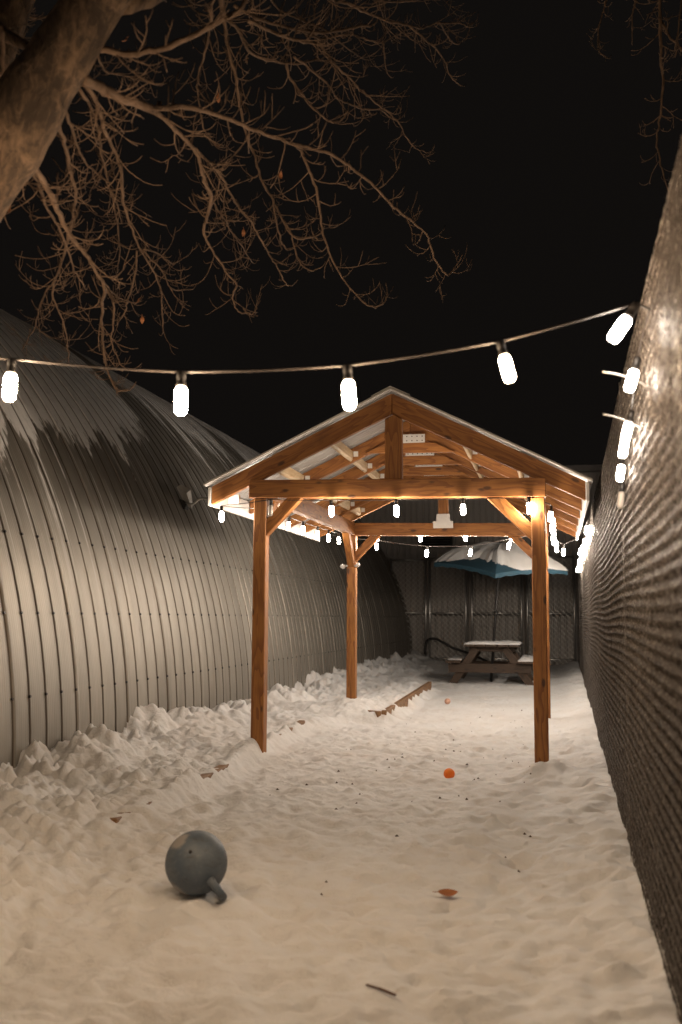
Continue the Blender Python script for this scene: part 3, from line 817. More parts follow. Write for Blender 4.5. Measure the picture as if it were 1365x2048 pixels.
# across the yard, close to the camera, tied to the tree on the left and to the fence on the right
S1 = [(-2.36, 2.35, 2.02), (-1.9, 2.36, 1.92), (-1.446, 2.445, 1.885), (-0.992, 2.546, 1.852), (-0.545, 2.639, 1.872), (-0.132, 2.72, 1.94), (0.235, 2.79, 2.048)]
S1 = [(x * 1.18, y * 1.18, 1.2 + (z + .018 - 1.2) * 1.18) for x, y, z in S1]
string_lights('string of bulbs spanning the yard near the camera from tree to fence', [(-2.66, 3.1, 2.2)] + S1 + [(0.325, 3.36, 2.22)],
              [(S1[1], (0, .05), True), (S1[2], (0, .06), True), (S1[3], (0, 0.0), True), (S1[4], (0, -.06), True), (S1[5], (0, -.24), True), (S1[6], (.1, .62), 'dim')], scale=.9, r=.0042, glow='front')
S2 = [fence_pt(3.52, .05, 2.10), fence_pt(3.95, .045, 2.0), fence_pt(4.25, .045, 1.985), fence_pt(4.6, .045, 1.93), fence_pt(4.85, .035, 1.84)]
string_lights('short string of bulbs draped down the near end of the slatted fence', [(0.325, 3.36, 2.22)] + S2 + [fence_pt(5.12, .03, 1.9)],
              [(S2[0], (0, .28), True), (S2[1], (0, .25), True), (S2[2], (0, .2), True), (S2[3], (0, .15), True), (S2[4], (0, .1), False)], glow='dim')
S3 = [(-2.755, 8.07, 2.14), (-2.314, 8.055, 2.185), (-1.796, 8.055, 2.17), (-1.251, 8.055, 2.165), (-0.707, 8.055, 2.162), (-0.182, 8.055, 2.165)]
string_lights('string of bulbs along the front beam of the pavilion', S3 + [(-0.02, 8.2, 2.12)], [(p, (rnd.uniform(-.05, .05), rnd.uniform(-.05, .05)), k != 1) for k, p in enumerate(S3)], scale=.85, glow='beam')
S4 = [(-0.01 + 0.006 * k, 8.42 + 0.46 * k, 2.13 - 0.006 * k) for k in range(8)]
string_lights('string of bulbs under the right eave of the pavilion', [(-0.02, 8.2, 2.12)] + S4 + [(0.12, 11.9, 2.06), (0.25, 11.6, 2.1)], lampset(S4 + [(0.12, 11.9, 2.06)], .15), scale=.85)
S5 = [(-2.6, y, 2.19 + 0.008 * k) for k, y in enumerate((8.72, 9.22, 9.72, 10.3, 10.98, 11.54, 12.1))]
string_lights('string of bulbs under the left eave of the pavilion', [(-2.755, 8.07, 2.14)] + S5, lampset(S5, .12), scale=.85, glow='dim')
S6 = [(-2.13, 12.17, 2.27), (-1.588, 12.17, 2.27), (-1.043, 12.17, 2.268), (-0.489, 12.17, 2.255)]
string_lights('string of bulbs behind the rear beam of the pavilion', [(-2.6, 12.1, 2.24)] + S6 + [(-0.08, 12.17, 2.26)], lampset(S6, .06), scale=.85, glow='rear')
S7 = [(-2.24, 12.75, 2.20), (-1.575, 12.75, 2.115), (-1.01, 12.75, 2.115), (-0.526, 12.75, 2.20)]
string_lights('lower sagging string of bulbs beyond the rear beam', [(-2.85, 12.22, 2.25)] + S7 + [(0.25, 12.22, 2.3)], lampset(S7, .25), scale=.85, glow='rear')
S8 = [fence_pt(10.5 + 0.5 * k, .06 + rnd.uniform(-.01, .01), 2.22 - .004 * k + rnd.uniform(-.03, .03)) for k in range(17)]
string_lights('tight row of bulbs along the far half of the slatted fence', [(0.25, 11.6, 2.1), fence_pt(10.3, .06, 2.2)] + S8, lampset(S8, .3), scale=.85, glow='rear')

# ------------------------------------------------------------------ picnic table and umbrella at the far end
def snow_slab(x0, x1, y0, y1, z, h, seed, name, parent, m=SNOWCAP, res=0.03):
    nx, ny = max(4, int((x1 - x0) / res)), max(4, int((y1 - y0) / res)); g = np.random.RandomState(seed)
    xs = np.linspace(x0, x1, nx); ys = np.linspace(y0, y1, ny); X, Y = np.meshgrid(xs, ys)
    ex = np.minimum(np.minimum(X - x0, x1 - X) / 0.06, np.minimum(Y - y0, y1 - Y) / 0.06)
    n = fbm(X + seed * 3.1, Y, 5, 4, .6)
    Z = z + h * np.clip(ex, 0, 1) ** .5 * np.clip(0.35 + 1.3 * n - 0.35, 0.1, 1.2)
    X = X + (fbm(X, Y + seed, 14, 2) - .5) * .03; Y = Y + (fbm(X + 9, Y + seed, 14, 2) - .5) * .03
    co = np.stack([X, Y, Z], -1).reshape(-1, 3); idx = np.arange(nx * ny).reshape(ny, nx)
    q = np.stack([idx[:-1, :-1], idx[:-1, 1:], idx[1:, 1:], idx[1:, :-1]], -1).reshape(-1, 4)
    me = bpy.data.meshes.new(name); from_quads(me, co, q); me.polygons.foreach_set('use_smooth', np.ones(len(q), bool))
    return link(name, me, m, parent)
def build_table():
    root = thing('picnic_table', (-1.14, 19.3, 0), 'weathered wooden picnic table with snow on its top and benches', 'picnic table')
    y0, y1 = 18.55, 20.25
    for k in range(5):
        x = -1.62 + k * 0.2; timber('top_plank', (x + .095, y0, .70), (x + .095, y1, .70), .185, .042, OLDWOOD, root)
    for xs in ((-1.97, -1.83), (-0.66, -0.52)):
        for x in xs: timber('bench_plank', (x + .067, y0, .40), (x + .067, y1, .40), .132, .042, OLDWOOD, root)
    for y in (18.78, 19.98):
        timber('cross_beam', (-1.93, y - .05, .285), (-.42, y - .05, .285), .045, .165, OLDWOOD, root)
        timber('top_batten', (-1.55, y + .05, .632), (-.72, y + .05, .632), .045, .09, OLDWOOD, root)
        for s in (-1, 1):
            c = -1.155
            timber('leg', (c + s * .74, y, -.06), (c + s * .26, y, .66), .045, .14, OLDWOOD, root, upv=(1, 0, 0))
    snow_slab(-1.63, -.62, y0 + .01, y1 - .01, .721, .05, 3, 'snow_cover', root)
    snow_slab(-1.97, -1.70, y0 + .3, y1, .421, .05, 5, 'snow_cover', root)
    snow_slab(-.66, -.385, y0 + .02, y1, .421, .07, 8, 'snow_cover', root)
build_table()
def build_umbrella():
    root = thing('patio_umbrella', (-1.19, 19.35, 0), 'tilted blue patio umbrella loaded with snow above the picnic table', 'umbrella')
    top = Vector((-0.985, 19.35, 2.62)); foot = Vector((-1.195, 19.35, -.05))
    m = MB(); m.tube([foot, top + (top - foot).normalized() * .04], .027, 10); m.build('pole', DARKM, root, True)
    m = MB(); a = foot.lerp(top, .5); m.tube([a - (top - foot).normalized() * .05, a + (top - foot).normalized() * .05], .036, 10); m.tube([a, a + Vector((.11, -.02, .04))], .008, 6); m.build('crank', DARKM, root, True)
    L, F, R, B = Vector((-2.26, 19.35, 2.265)), Vector((-1.02, 18.15, 1.99)), Vector((.26, 19.35, 2.10)), Vector((-.97, 20.55, 2.42))
    cor = [L, F, R, B]
    def canopy_pt(u, k, t, drop=0.06):   # u along edge 0..1, t from top 0 to rim 1
        e = cor[k].lerp(cor[(k + 1) % 4], u)
        e = e + Vector((0, 0, 0.05 * 4 * u * (1 - u)))
        p = top.lerp(e, t); p.z -= 0.05 * sin(pi * t) * 4 * u * (1 - u); p.z += 0.04 * sin(pi * t)
        return p
    N, K = 14, 14
    m = MB()
    for k in range(4):
        v = [canopy_pt(i / N, k, j / K) for j in range(K + 1) for i in range(N + 1)]
        f = [(j * (N + 1) + i, j * (N + 1) + i + 1, (j + 1) * (N + 1) + i + 1, (j + 1) * (N + 1) + i) for j in range(K) for i in range(N)]
        m.add(v, f)
        # valance hanging from the rim
        vv = []
        for i in range(N + 1):
            p = canopy_pt(i / N, k, 1.0); vv += [p, p + Vector((0, 0, -.075 - .012 * sin(i * 2.4)))]
        m.add(vv, [(2 * i, 2 * i + 1, 2 * i + 3, 2 * i + 2) for i in range(N)])
    m.build('canopy', NAVY, root, True)
    for k in range(4):
        r = MB(); r.tube([top - Vector((0, 0, .03)), cor[k] - Vector((0, 0, .02))], .008, 6); r.build('rib', DARKM, root, True)
        s = MB(); s.tube([foot.lerp(top, .80), top.lerp(cor[k], .5) - Vector((0, 0, .01))], .006, 6); s.build('strut', DARKM, root, True)
    # snow lying on the cloth, slid off the front corner
    m = MB(); N2, K2 = 40, 30
    for k in range(4):
        v = []; n = {}
        lim = []
        for i in range(N2 + 1):
            u = i / N2
            if k == 0: t = 0.98 - 0.28 * min(1, u * 1.8) - .02 * u
            elif k == 1: t = 0.66 + 0.40 * min(1, u * 2.4)
            else: t = .98
            t += 0.26 * (float(fbm(np.array([u * 9 + k * 7.7]), np.array([k * 3.3]), 1.0, 4, .65)[0]) - .5)
            lim.append(min(1.015, t))
        def g(i, j):
            u = i / N2; t = lim[i] * j / K2; p = canopy_pt(u, k, t)
            h = 0.10 * (0.5 + 1.0 * float(vnoise(np.array([p.x * 4]), np.array([p.y * 4]))[0])) * (1 - (j / K2) ** 6) * min(1.0, 0.35 + t * 3)
            return p + Vector((0, 0, 0.006 + h))
        v = [g(i, j) for j in range(K2 + 1) for i in range(N2 + 1)]
        f = [(j * (N2 + 1) + i, j * (N2 + 1) + i + 1, (j + 1) * (N2 + 1) + i + 1, (j + 1) * (N2 + 1) + i) for j in range(K2) for i in range(N2)]
        m.add(v, f)
    m.build('snow_cover', SNOWCAP, root, True)
    # white hem showing under the front edge
build_umbrella()

# ------------------------------------------------------------------ garden edging, half buried
def edging(pts, label, w=.09, top=.13):
    root = thing('timber_edging', (pts[0][0], pts[0][1], 0), label, 'garden edging')
    for a, b in zip(pts[:-1], pts[1:]):
        timber('timber', (a[0], a[1], a[2] - .08), (b[0], b[1], b[2] - .08), w, .16, EDGEWOOD, root, 0.006)
    return root
edging([(-2.02, 16.6, .16), (-1.93, 11.5, .14)], 'sawn timber edging running back from the corner of the raised bed', .06)
edging([(-1.975, 11.47, .135), (-2.5, 11.9, .12)], 'short timber edging closing the near corner of the raised bed', .06)
edging([(-2.42, 5.3, .085), (-2.43, 7.0, .095), (-2.62, 10.4, .12)], 'buried timber edging peeking through lumpy snow beside the left front post', .07)

# ------------------------------------------------------------------ balls and litter on the snow
def toy_ball():
    c = Vector((-1.508, 4.17, .158)); R = .132
    root = thing('toy_ball', c, 'big dark blue rubber ball with a loop handle lying on the snow', 'ball')
    m = MB(); N = 40
    m.lathe([(max(.0005, R * sin(pi * i / N)), -R * cos(pi * i / N)) for i in range(N + 1)], (0, 0, 0), 48)
    body = m.build('ball_body', BALLM, root, True, Matrix.Translation(c))
    # flattened loop handle pointing down and to the right, seen nearly edge-on
    d = Vector((.74, -.32, -.60)).normalized(); side = Vector((-.33, .92, -0.23)); side = (side - d * side.dot(d)).normalized()
    h = MB(); pts = []
    for i in range(15):
        t = pi * i / 14; pts.append(c + d * (R - .012 + 0.07 * sin(t) ** .7) + side * (.052 * cos(t)))
    h.tube(pts, [.021] + [.0165] * 13 + [.021], 10); h.build('handle', BALLM, root, True)
    v = MB(); e = Vector((.1, -.82, .52)).normalized()
    v.tube([c + e * (R - .004), c + e * (R + .0015)], .0075, 10); v.build('air_hole', BLACK, root, True)
toy_ball()
def small_ball(x, y, r, m, label):
    z = hz(x, y) + r * .9
    b = MB(); N = 20; b.lathe([(max(.0003, r * sin(pi * i / N)), -r * cos(pi * i / N)) for i in range(N + 1)], (0, 0, 0), 28)
    s = b.build('toy_ball', m, None, True, Matrix.Translation((x, y, z)))
    tag(s, label, 'ball')
small_ball(-.795, 7.72, .042, ORANGE, 'bright orange ball on the snow in front of the pavilion')
small_ball(-1.48, 14.2, .042, PINK, 'small faded pink ball on the snow beyond the pavilion')
def leaf_mesh(L=.1, W=.035, curl=.4, name='leaf'):
    m = MB(); K = 8; v = []
    for i in range(K + 1):
        t = i / K; ww = W * sin(pi * min(1, t * .93 + .05)) ** .8; zc = curl * L * .5 * (t - .5) ** 2 * 2
        v += [(L * (t - .5), -ww, zc + .25 * ww), (L * (t - .5), 0, zc), (L * (t - .5), ww, zc + .3 * ww)]
    m.add(v, [(3 * i + e, 3 * i + e + 1, 3 * i + e + 4, 3 * i + e + 3) for i in range(K) for e in (0, 1)])
    m.tube([(-L * .5, 0, curl * L * .25), (-L * .78, .004, curl * L * .2)], .0016, 4)
    return m
x, y = -.467, 4.45
o = leaf_mesh(.085, .026, .5).build('fallen_leaf', LEAFM, None, True, Matrix.Translation((x, y, hz(x, y) + .018)) @ Matrix.Rotation(.25, 4, 'Z') @ Matrix.Rotation(.35, 4, 'X'))
tag(o, 'single curled brown leaf lying on open snow', 'leaf')
b = MB(); x, y = -.565, 3.3
b.tube(smooth_path([(x - .05, y + .03, hz(x - .05, y + .03) + .008), (x, y, hz(x, y) + .009), (x + .055, y - .035, hz(x + .055, y - .035) + .008)], 4), [.0035] * 4 + [.0045] * 5, 6)
tag(b.build('twig', TWIGM, None, True), 'short dark twig lying on the foreground snow', 'twig')
b = MB(); g = random.Random(11)
for i in range(150):
    y = 4.2 + 9.5 * g.random() ** .8; x = -2.0 + 1.95 * g.random()
    if 6.5 < y < 12 or g.random() < .45:
        s = g.uniform(.004, .013) * (1.3 if g.random() < .15 else 1)
        z = hz(x, y); R = Matrix.Rotation(g.uniform(0, 6), 3, 'Z')
        v = [R @ Vector((s * 1.3 * cos(k * 1.26) * g.uniform(.7, 1.2), s * sin(k * 1.26) * g.uniform(.7, 1.2), 0)) + Vector((x, y, z - .003)) for k in range(5)]
        v.append(Vector((x, y, z + s * .8)))
        b.add(v, [(k, (k + 1) % 5, 5) for k in range(5)])
tag(b.build('dirt_specks', DIRT), 'small dark specks of dirt scattered on the snow under the pavilion', None, None, 'stuff')

# ------------------------------------------------------------------ bracket on the hut with a cable to the eave
def build_bracket():
    c = Vector((-4.29, 11.05, 2.53))
    root = thing('wall_lamp', c, 'unlit snow-crusted floodlight on the hut wall beside the pavilion eave', 'lamp')
    m = MB(); m.box(c + Vector((.05, 0, -.02)), (.1, .1, .1), Matrix.Rotation(.3, 3, 'Y')); m.build('mounting_box', DARKM, root)
    m = MB(); R = Matrix.Rotation(radians(-35), 3, 'X') @ Matrix.Rotation(radians(35), 3, 'Y')
    m.add([R @ Vector(p) + c + Vector((.12, -.12, .06)) for p in ((-.09, -.13, -.02), (.09, -.13, -.02), (.06, .17, -.02), (-.06, .17, -.02), (-.08, -.12, .05), (.08, -.12, .05), (.03, .15, .03), (-.03, .15, .03))],
          [(0, 3, 2, 1), (4, 5, 6, 7), (0, 1, 5, 4), (1, 2, 6, 5), (2, 3, 7, 6), (3, 0, 4, 7)])
    m.build('lamp_head', WHITE, root)
    m = MB(); m.tube(smooth_path([c + Vector((.08, 0, 0)), c + Vector((.5, -.9, -.12)), c + Vector((.9, -1.7, -.16)), Vector((-2.9, 8.6, 2.2))], 6), .012, 6); m.build('conduit', WHITE, root, True)
build_bracket()

# ------------------------------------------------------------------ bare trees
BRANCHES = [
    ([(-1.734, 3.35, 3.243),(-1.711, 3.45, 3.264),(-1.681, 3.568, 3.283),(-1.648, 3.666, 3.305),(-1.618, 3.75, 3.322)], 0.022, 0.018),
    ([(-1.618, 3.75, 3.322),(-1.597, 3.796, 3.35),(-1.533, 3.92, 3.409),(-1.464, 4.048, 3.442),(-1.404, 4.156, 3.458),(-1.331, 4.285, 3.465),(-1.267, 4.385, 3.476),(-1.189, 4.501, 3.487),(-1.135, 4.576, 3.497),(-1.061, 4.675, 3.508),(-0.986, 4.786, 3.492),(-0.963, 4.825, 3.481),(-0.9, 4.923, 3.455),(-0.843, 5.027, 3.411),(-0.787, 5.114, 3.379),(-0.713, 5.222, 3.338),(-0.655, 5.304, 3.306),(-0.634, 5.386, 3.246),(-0.608, 5.467, 3.187),(-0.564, 5.536, 3.147),(-0.518, 5.6, 3.219)], 0.013, 0.004),
    ([(-1.241, 4.7, 3.588),(-1.227, 4.737, 3.572),(-1.207, 4.84, 3.513),(-1.194, 4.933, 3.455),(-1.197, 5.052, 3.373),(-1.205, 5.16, 3.292),(-1.189, 5.27, 3.209),(-1.146, 5.392, 3.122),(-1.075, 5.52, 3.038),(-1.015, 5.594, 3.007),(-0.954, 5.653, 3.034),(-0.941, 5.7, 3.103)], 0.0085, 0.0035),
    ([(-1.618, 3.75, 3.322),(-1.597, 3.882, 3.331),(-1.58, 4.012, 3.328),(-1.57, 4.121, 3.316),(-1.576, 4.225, 3.293),(-1.596, 4.336, 3.262),(-1.6, 4.45, 3.229),(-1.671, 4.578, 3.188),(-1.716, 4.668, 3.154),(-1.719, 4.746, 3.123),(-1.708, 4.86, 3.081),(-1.69, 4.975, 3.038),(-1.669, 5.068, 3.004),(-1.719, 5.154, 2.961),(-1.713, 5.235, 2.92),(-1.68, 5.299, 2.912),(-1.651, 5.349, 2.937),(-1.649, 5.4, 2.997)], 0.012, 0.0035),
    ([(-1.631, 4.3, 3.413),(-1.608, 4.454, 3.407),(-1.594, 4.603, 3.388),(-1.594, 4.694, 3.367),(-1.58, 4.86, 3.331),(-1.558, 4.951, 3.316),(-1.55, 5.046, 3.289),(-1.54, 5.16, 3.252),(-1.533, 5.244, 3.222),(-1.516, 5.343, 3.189),(-1.501, 5.465, 3.14),(-1.489, 5.5, 3.13)], 0.008, 0.0035),
    ([(-1.656, 4.5, 3.34),(-1.694, 4.718, 3.338),(-1.705, 4.936, 3.336),(-1.719, 5.117, 3.324),(-1.717, 5.273, 3.316),(-1.718, 5.5, 3.292)], 0.006, 0.003),
    ([(-1.481, 4.2, 4.229),(-1.521, 4.339, 4.173),(-1.549, 4.461, 4.115),(-1.574, 4.596, 4.044),(-1.568, 4.663, 4.008),(-1.571, 4.739, 3.963),(-1.592, 4.834, 3.903),(-1.597, 4.923, 3.843),(-1.591, 5.015, 3.779),(-1.578, 5.088, 3.729),(-1.574, 5.167, 3.669),(-1.565, 5.226, 3.624),(-1.533, 5.302, 3.571),(-1.514, 5.374, 3.516),(-1.475, 5.466, 3.447),(-1.47, 5.533, 3.387),(-1.456, 5.613, 3.314),(-1.422, 5.66, 3.285),(-1.379, 5.7, 3.286)], 0.012, 0.004),
    ([(-1.503, 5.2, 3.525),(-1.529, 5.377, 3.455),(-1.535, 5.51, 3.398),(-1.517, 5.571, 3.38),(-1.5, 5.6, 3.396)], 0.006, 0.005),
    ([(-1.493, 5.3, 3.484),(-1.454, 5.391, 3.401),(-1.398, 5.442, 3.386),(-1.329, 5.5, 3.418)], 0.006, 0.005),
    ([(-1.448, 4.0, 4.09),(-1.508, 4.16, 4.057),(-1.558, 4.277, 4.027),(-1.631, 4.421, 3.986),(-1.7, 4.527, 3.955),(-1.744, 4.606, 3.926),(-1.769, 4.699, 3.884),(-1.794, 4.826, 3.822),(-1.788, 4.904, 3.784),(-1.77, 4.961, 3.762),(-1.743, 5.0, 3.767)], 0.008, 0.0035),
    ([(-1.489, 4.2, 4.18),(-1.538, 4.397, 4.161),(-1.536, 4.474, 4.153),(-1.512, 4.571, 4.154),(-1.514, 4.673, 4.136),(-1.497, 4.747, 4.13),(-1.448, 4.849, 4.15),(-1.366, 4.994, 4.204),(-1.307, 5.092, 4.256),(-1.242, 5.2, 4.334)], 0.012, 0.005),
    ([(-1.324, 4.8, 4.091),(-1.322, 4.868, 4.04),(-1.276, 4.948, 3.994),(-1.237, 5.016, 3.953),(-1.192, 5.075, 3.924),(-1.147, 5.124, 3.91),(-1.105, 5.163, 3.94),(-1.084, 5.2, 4.0)], 0.008, 0.005),
    ([(-1.179, 4.6, 4.376),(-1.085, 4.804, 4.414),(-1.02, 4.916, 4.455),(-0.953, 5.038, 4.477),(-0.869, 5.177, 4.506),(-0.758, 5.34, 4.559),(-0.687, 5.437, 4.595),(-0.611, 5.541, 4.677),(-0.495, 5.686, 4.754),(-0.46, 5.735, 4.758),(-0.411, 5.8, 4.817)], 0.01, 0.003),
    ([(-0.752, 5.3, 4.534),(-0.673, 5.438, 4.523),(-0.613, 5.547, 4.506),(-0.575, 5.627, 4.486),(-0.567, 5.695, 4.457),(-0.543, 5.751, 4.438),(-0.511, 5.8, 4.43)], 0.007, 0.003),
    ([(-0.607, 5.5, 4.651),(-0.592, 5.526, 4.659),(-0.561, 5.646, 4.65),(-0.524, 5.731, 4.651),(-0.482, 5.8, 4.703)], 0.005, 0.003),
    ([(-1.447, 4.3, 4.113),(-1.407, 4.413, 4.128),(-1.311, 4.611, 4.185),(-1.202, 4.805, 4.249),(-1.101, 4.965, 4.342),(-0.997, 5.121, 4.45),(-0.941, 5.2, 4.5)], 0.01, 0.006),
    ([(-1.255, 4.8, 4.266),(-1.182, 4.956, 4.303),(-1.069, 5.156, 4.436),(-1.003, 5.27, 4.469),(-0.921, 5.4, 4.512),(-0.844, 5.529, 4.63),(-0.801, 5.6, 4.695)], 0.007, 0.003),
    ([(-0.921, 5.4, 4.512),(-0.915, 5.417, 4.507),(-0.925, 5.532, 4.456),(-0.919, 5.6, 4.425)], 0.005, 0.003),
    ([(-1.371, 4.3, 4.028),(-1.313, 4.44, 4.05),(-1.255, 4.555, 4.078),(-1.175, 4.697, 4.126),(-1.135, 4.764, 4.147),(-1.107, 4.875, 4.125),(-1.06, 4.984, 4.114),(-1.016, 5.084, 4.099),(-0.971, 5.184, 4.082),(-0.918, 5.282, 4.07),(-0.86, 5.385, 4.055),(-0.827, 5.45, 4.039),(-0.802, 5.54, 4.002),(-0.762, 5.63, 3.971),(-0.708, 5.7, 3.971)], 0.01, 0.003),
    ([(-1.254, 4.7, 4.056),(-1.21, 4.843, 4.069),(-1.153, 5.022, 4.075),(-1.126, 5.152, 4.061),(-1.074, 5.262, 4.076),(-0.997, 5.401, 4.116),(-0.94, 5.496, 4.153),(-0.895, 5.6, 4.147)], 0.007, 0.004),
    ([(-1.971, 3.4, 2.958),(-1.993, 3.514, 2.956),(-2.019, 3.658, 2.947),(-2.061, 3.819, 2.924),(-2.091, 3.961, 2.898),(-2.098, 4.104, 2.878),(-2.11, 4.248, 2.846),(-2.126, 4.398, 2.804),(-2.199, 4.54, 2.75),(-2.278, 4.712, 2.675),(-2.341, 4.875, 2.596),(-2.361, 4.938, 2.563),(-2.382, 5.043, 2.509),(-2.383, 5.134, 2.465),(-2.356, 5.2, 2.473)], 0.015, 0.004),
    ([(-2.217, 4.2, 3.0),(-2.337, 4.375, 2.95),(-2.484, 4.566, 2.889),(-2.54, 4.686, 2.838),(-2.571, 4.856, 2.766),(-2.615, 4.98, 2.702),(-2.665, 5.1, 2.636)], 0.008, 0.003),
    ([(-2.438, 4.5, 2.89),(-2.539, 4.602, 2.878),(-2.64, 4.722, 2.848),(-2.769, 4.896, 2.789),(-2.951, 5.1, 2.72)], 0.006, 0.0025),
    ([(-2.272, 4.7, 2.915),(-2.265, 4.811, 2.853),(-2.319, 4.927, 2.772),(-2.366, 5.009, 2.714),(-2.37, 5.092, 2.654),(-2.37, 5.154, 2.61),(-2.341, 5.2, 2.602)], 0.007, 0.003),
    ([(-2.247, 4.6, 2.925),(-2.262, 4.697, 2.921),(-2.281, 4.879, 2.916),(-2.278, 4.989, 2.926),(-2.268, 5.1, 2.949)], 0.005, 0.003),
    ([(-2.028, 3.5, 2.999),(-2.081, 3.656, 2.999),(-2.148, 3.852, 2.989),(-2.196, 4.064, 2.975),(-2.252, 4.262, 2.945),(-2.302, 4.435, 2.91),(-2.328, 4.6, 2.877)], 0.009, 0.004),
    ([(-1.919, 3.5, 3.175),(-1.958, 3.63, 3.167),(-2.0, 3.757, 3.153),(-2.053, 3.884, 3.132),(-2.084, 3.999, 3.111),(-2.166, 4.139, 3.079),(-2.262, 4.3, 3.035)], 0.01, 0.006),
    ([(-1.881, 3.5, 3.209),(-1.943, 3.684, 3.225),(-2.012, 3.882, 3.231),(-2.038, 4.021, 3.238),(-2.047, 4.215, 3.258),(-2.087, 4.416, 3.246),(-2.138, 4.6, 3.221)], 0.008, 0.003),
    ([(-1.792, 3.5, 3.302),(-1.817, 3.657, 3.305),(-1.865, 3.81, 3.293),(-1.895, 3.978, 3.277),(-1.935, 4.149, 3.248),(-2.009, 4.332, 3.204),(-2.047, 4.51, 3.154),(-2.07, 4.673, 3.103),(-2.071, 4.898, 3.031),(-2.086, 5.016, 2.982),(-2.133, 5.158, 2.913),(-2.182, 5.3, 2.838)], 0.011, 0.0035),
    ([(-2.074, 4.7, 3.105),(-2.044, 4.908, 3.067),(-2.048, 5.074, 3.008),(-1.994, 5.2, 3.046)], 0.006, 0.003),
    ([(-2.09, 4.7, 3.09),(-2.202, 4.911, 2.994),(-2.284, 5.021, 2.945),(-2.325, 5.096, 2.905),(-2.426, 5.2, 2.864)], 0.006, 0.003),
    ([(-2.057, 4.7, 3.096),(-2.052, 4.881, 3.138),(-2.052, 5.075, 3.157),(-2.043, 5.2, 3.219)], 0.005, 0.003),
    ([(-1.819, 3.5, 3.295),(-1.868, 3.716, 3.313),(-1.93, 3.893, 3.311),(-1.987, 4.053, 3.302),(-2.061, 4.266, 3.28),(-2.148, 4.555, 3.231),(-2.252, 4.838, 3.159),(-2.336, 5.0, 3.11)], 0.008, 0.003),
    ([(-1.687, 3.35, 3.369),(-1.651, 3.362, 3.362),(-1.579, 3.386, 3.351),(-1.49, 3.416, 3.368),(-1.418, 3.44, 3.396),(-1.312, 3.479, 3.461),(-1.24, 3.506, 3.517),(-1.168, 3.533, 3.57),(-1.135, 3.554, 3.642),(-1.026, 3.6, 3.763)], 0.013, 0.009),
    ([(-2.542, 3.9, 3.928),(-2.359, 3.774, 3.775),(-2.139, 3.613, 3.584),(-2.002, 3.5, 3.441)], 0.03, 0.02),
    ([(-2.843, 4.4, 4.357),(-2.64, 4.4, 4.276),(-2.498, 4.4, 4.245),(-2.361, 4.4, 4.295),(-2.309, 4.4, 4.369)], 0.008, 0.004),
    ([(-1.751, 3.5, 3.443),(-1.816, 3.694, 3.486),(-1.825, 3.868, 3.562),(-1.826, 4.083, 3.658),(-1.819, 4.3, 3.746)], 0.006, 0.003),
    ([(-1.592, 3.4, 3.561),(-1.59, 3.785, 3.873),(-1.539, 4.2, 4.187)], 0.05, 0.03),
    ([(-2.242, 3.6, 3.682),(-2.293, 3.7, 3.612),(-2.341, 3.8, 3.536)], 0.012, 0.008),
    ([(-1.355, 4.4, 4.295),(-1.32, 4.64, 4.285),(-1.179, 4.93, 4.35),(-1.065, 5.18, 4.355),(-1.002, 5.3, 4.357)], 0.007, 0.003),
    ([(-1.149, 4.8, 4.532),(-0.94, 5.115, 4.609),(-0.8, 5.296, 4.677),(-0.546, 5.6, 4.9)], 0.008, 0.003),
]
BRANCHES_RIGHT = [
    ([(0.771, 6.2, 5.468),(0.72, 6.249, 5.103),(0.723, 6.275, 4.903),(0.724, 6.296, 4.738),(0.73, 6.32, 4.553),(0.709, 6.348, 4.343),(0.69, 6.36, 4.254),(0.7, 6.375, 4.131),(0.717, 6.386, 4.048),(0.743, 6.4, 3.943)], 0.016, 0.004),
    ([(0.488, 6.5, 5.685),(0.412, 6.5, 5.304),(0.374, 6.5, 5.185),(0.351, 6.5, 5.05),(0.356, 6.5, 4.947),(0.384, 6.5, 4.913)], 0.009, 0.004),
    ([(0.628, 6.3, 5.525),(0.582, 6.364, 5.195),(0.562, 6.381, 5.108),(0.561, 6.4, 5.006)], 0.009, 0.004),
    ([(0.728, 6.3, 4.999),(0.768, 6.274, 4.884),(0.844, 6.238, 4.744),(0.909, 6.2, 4.586)], 0.009, 0.004),
    ([(0.843, 6.3, 5.494),(0.847, 6.25, 5.087),(0.827, 6.227, 4.909),(0.8, 6.2, 4.697)], 0.009, 0.004),
]

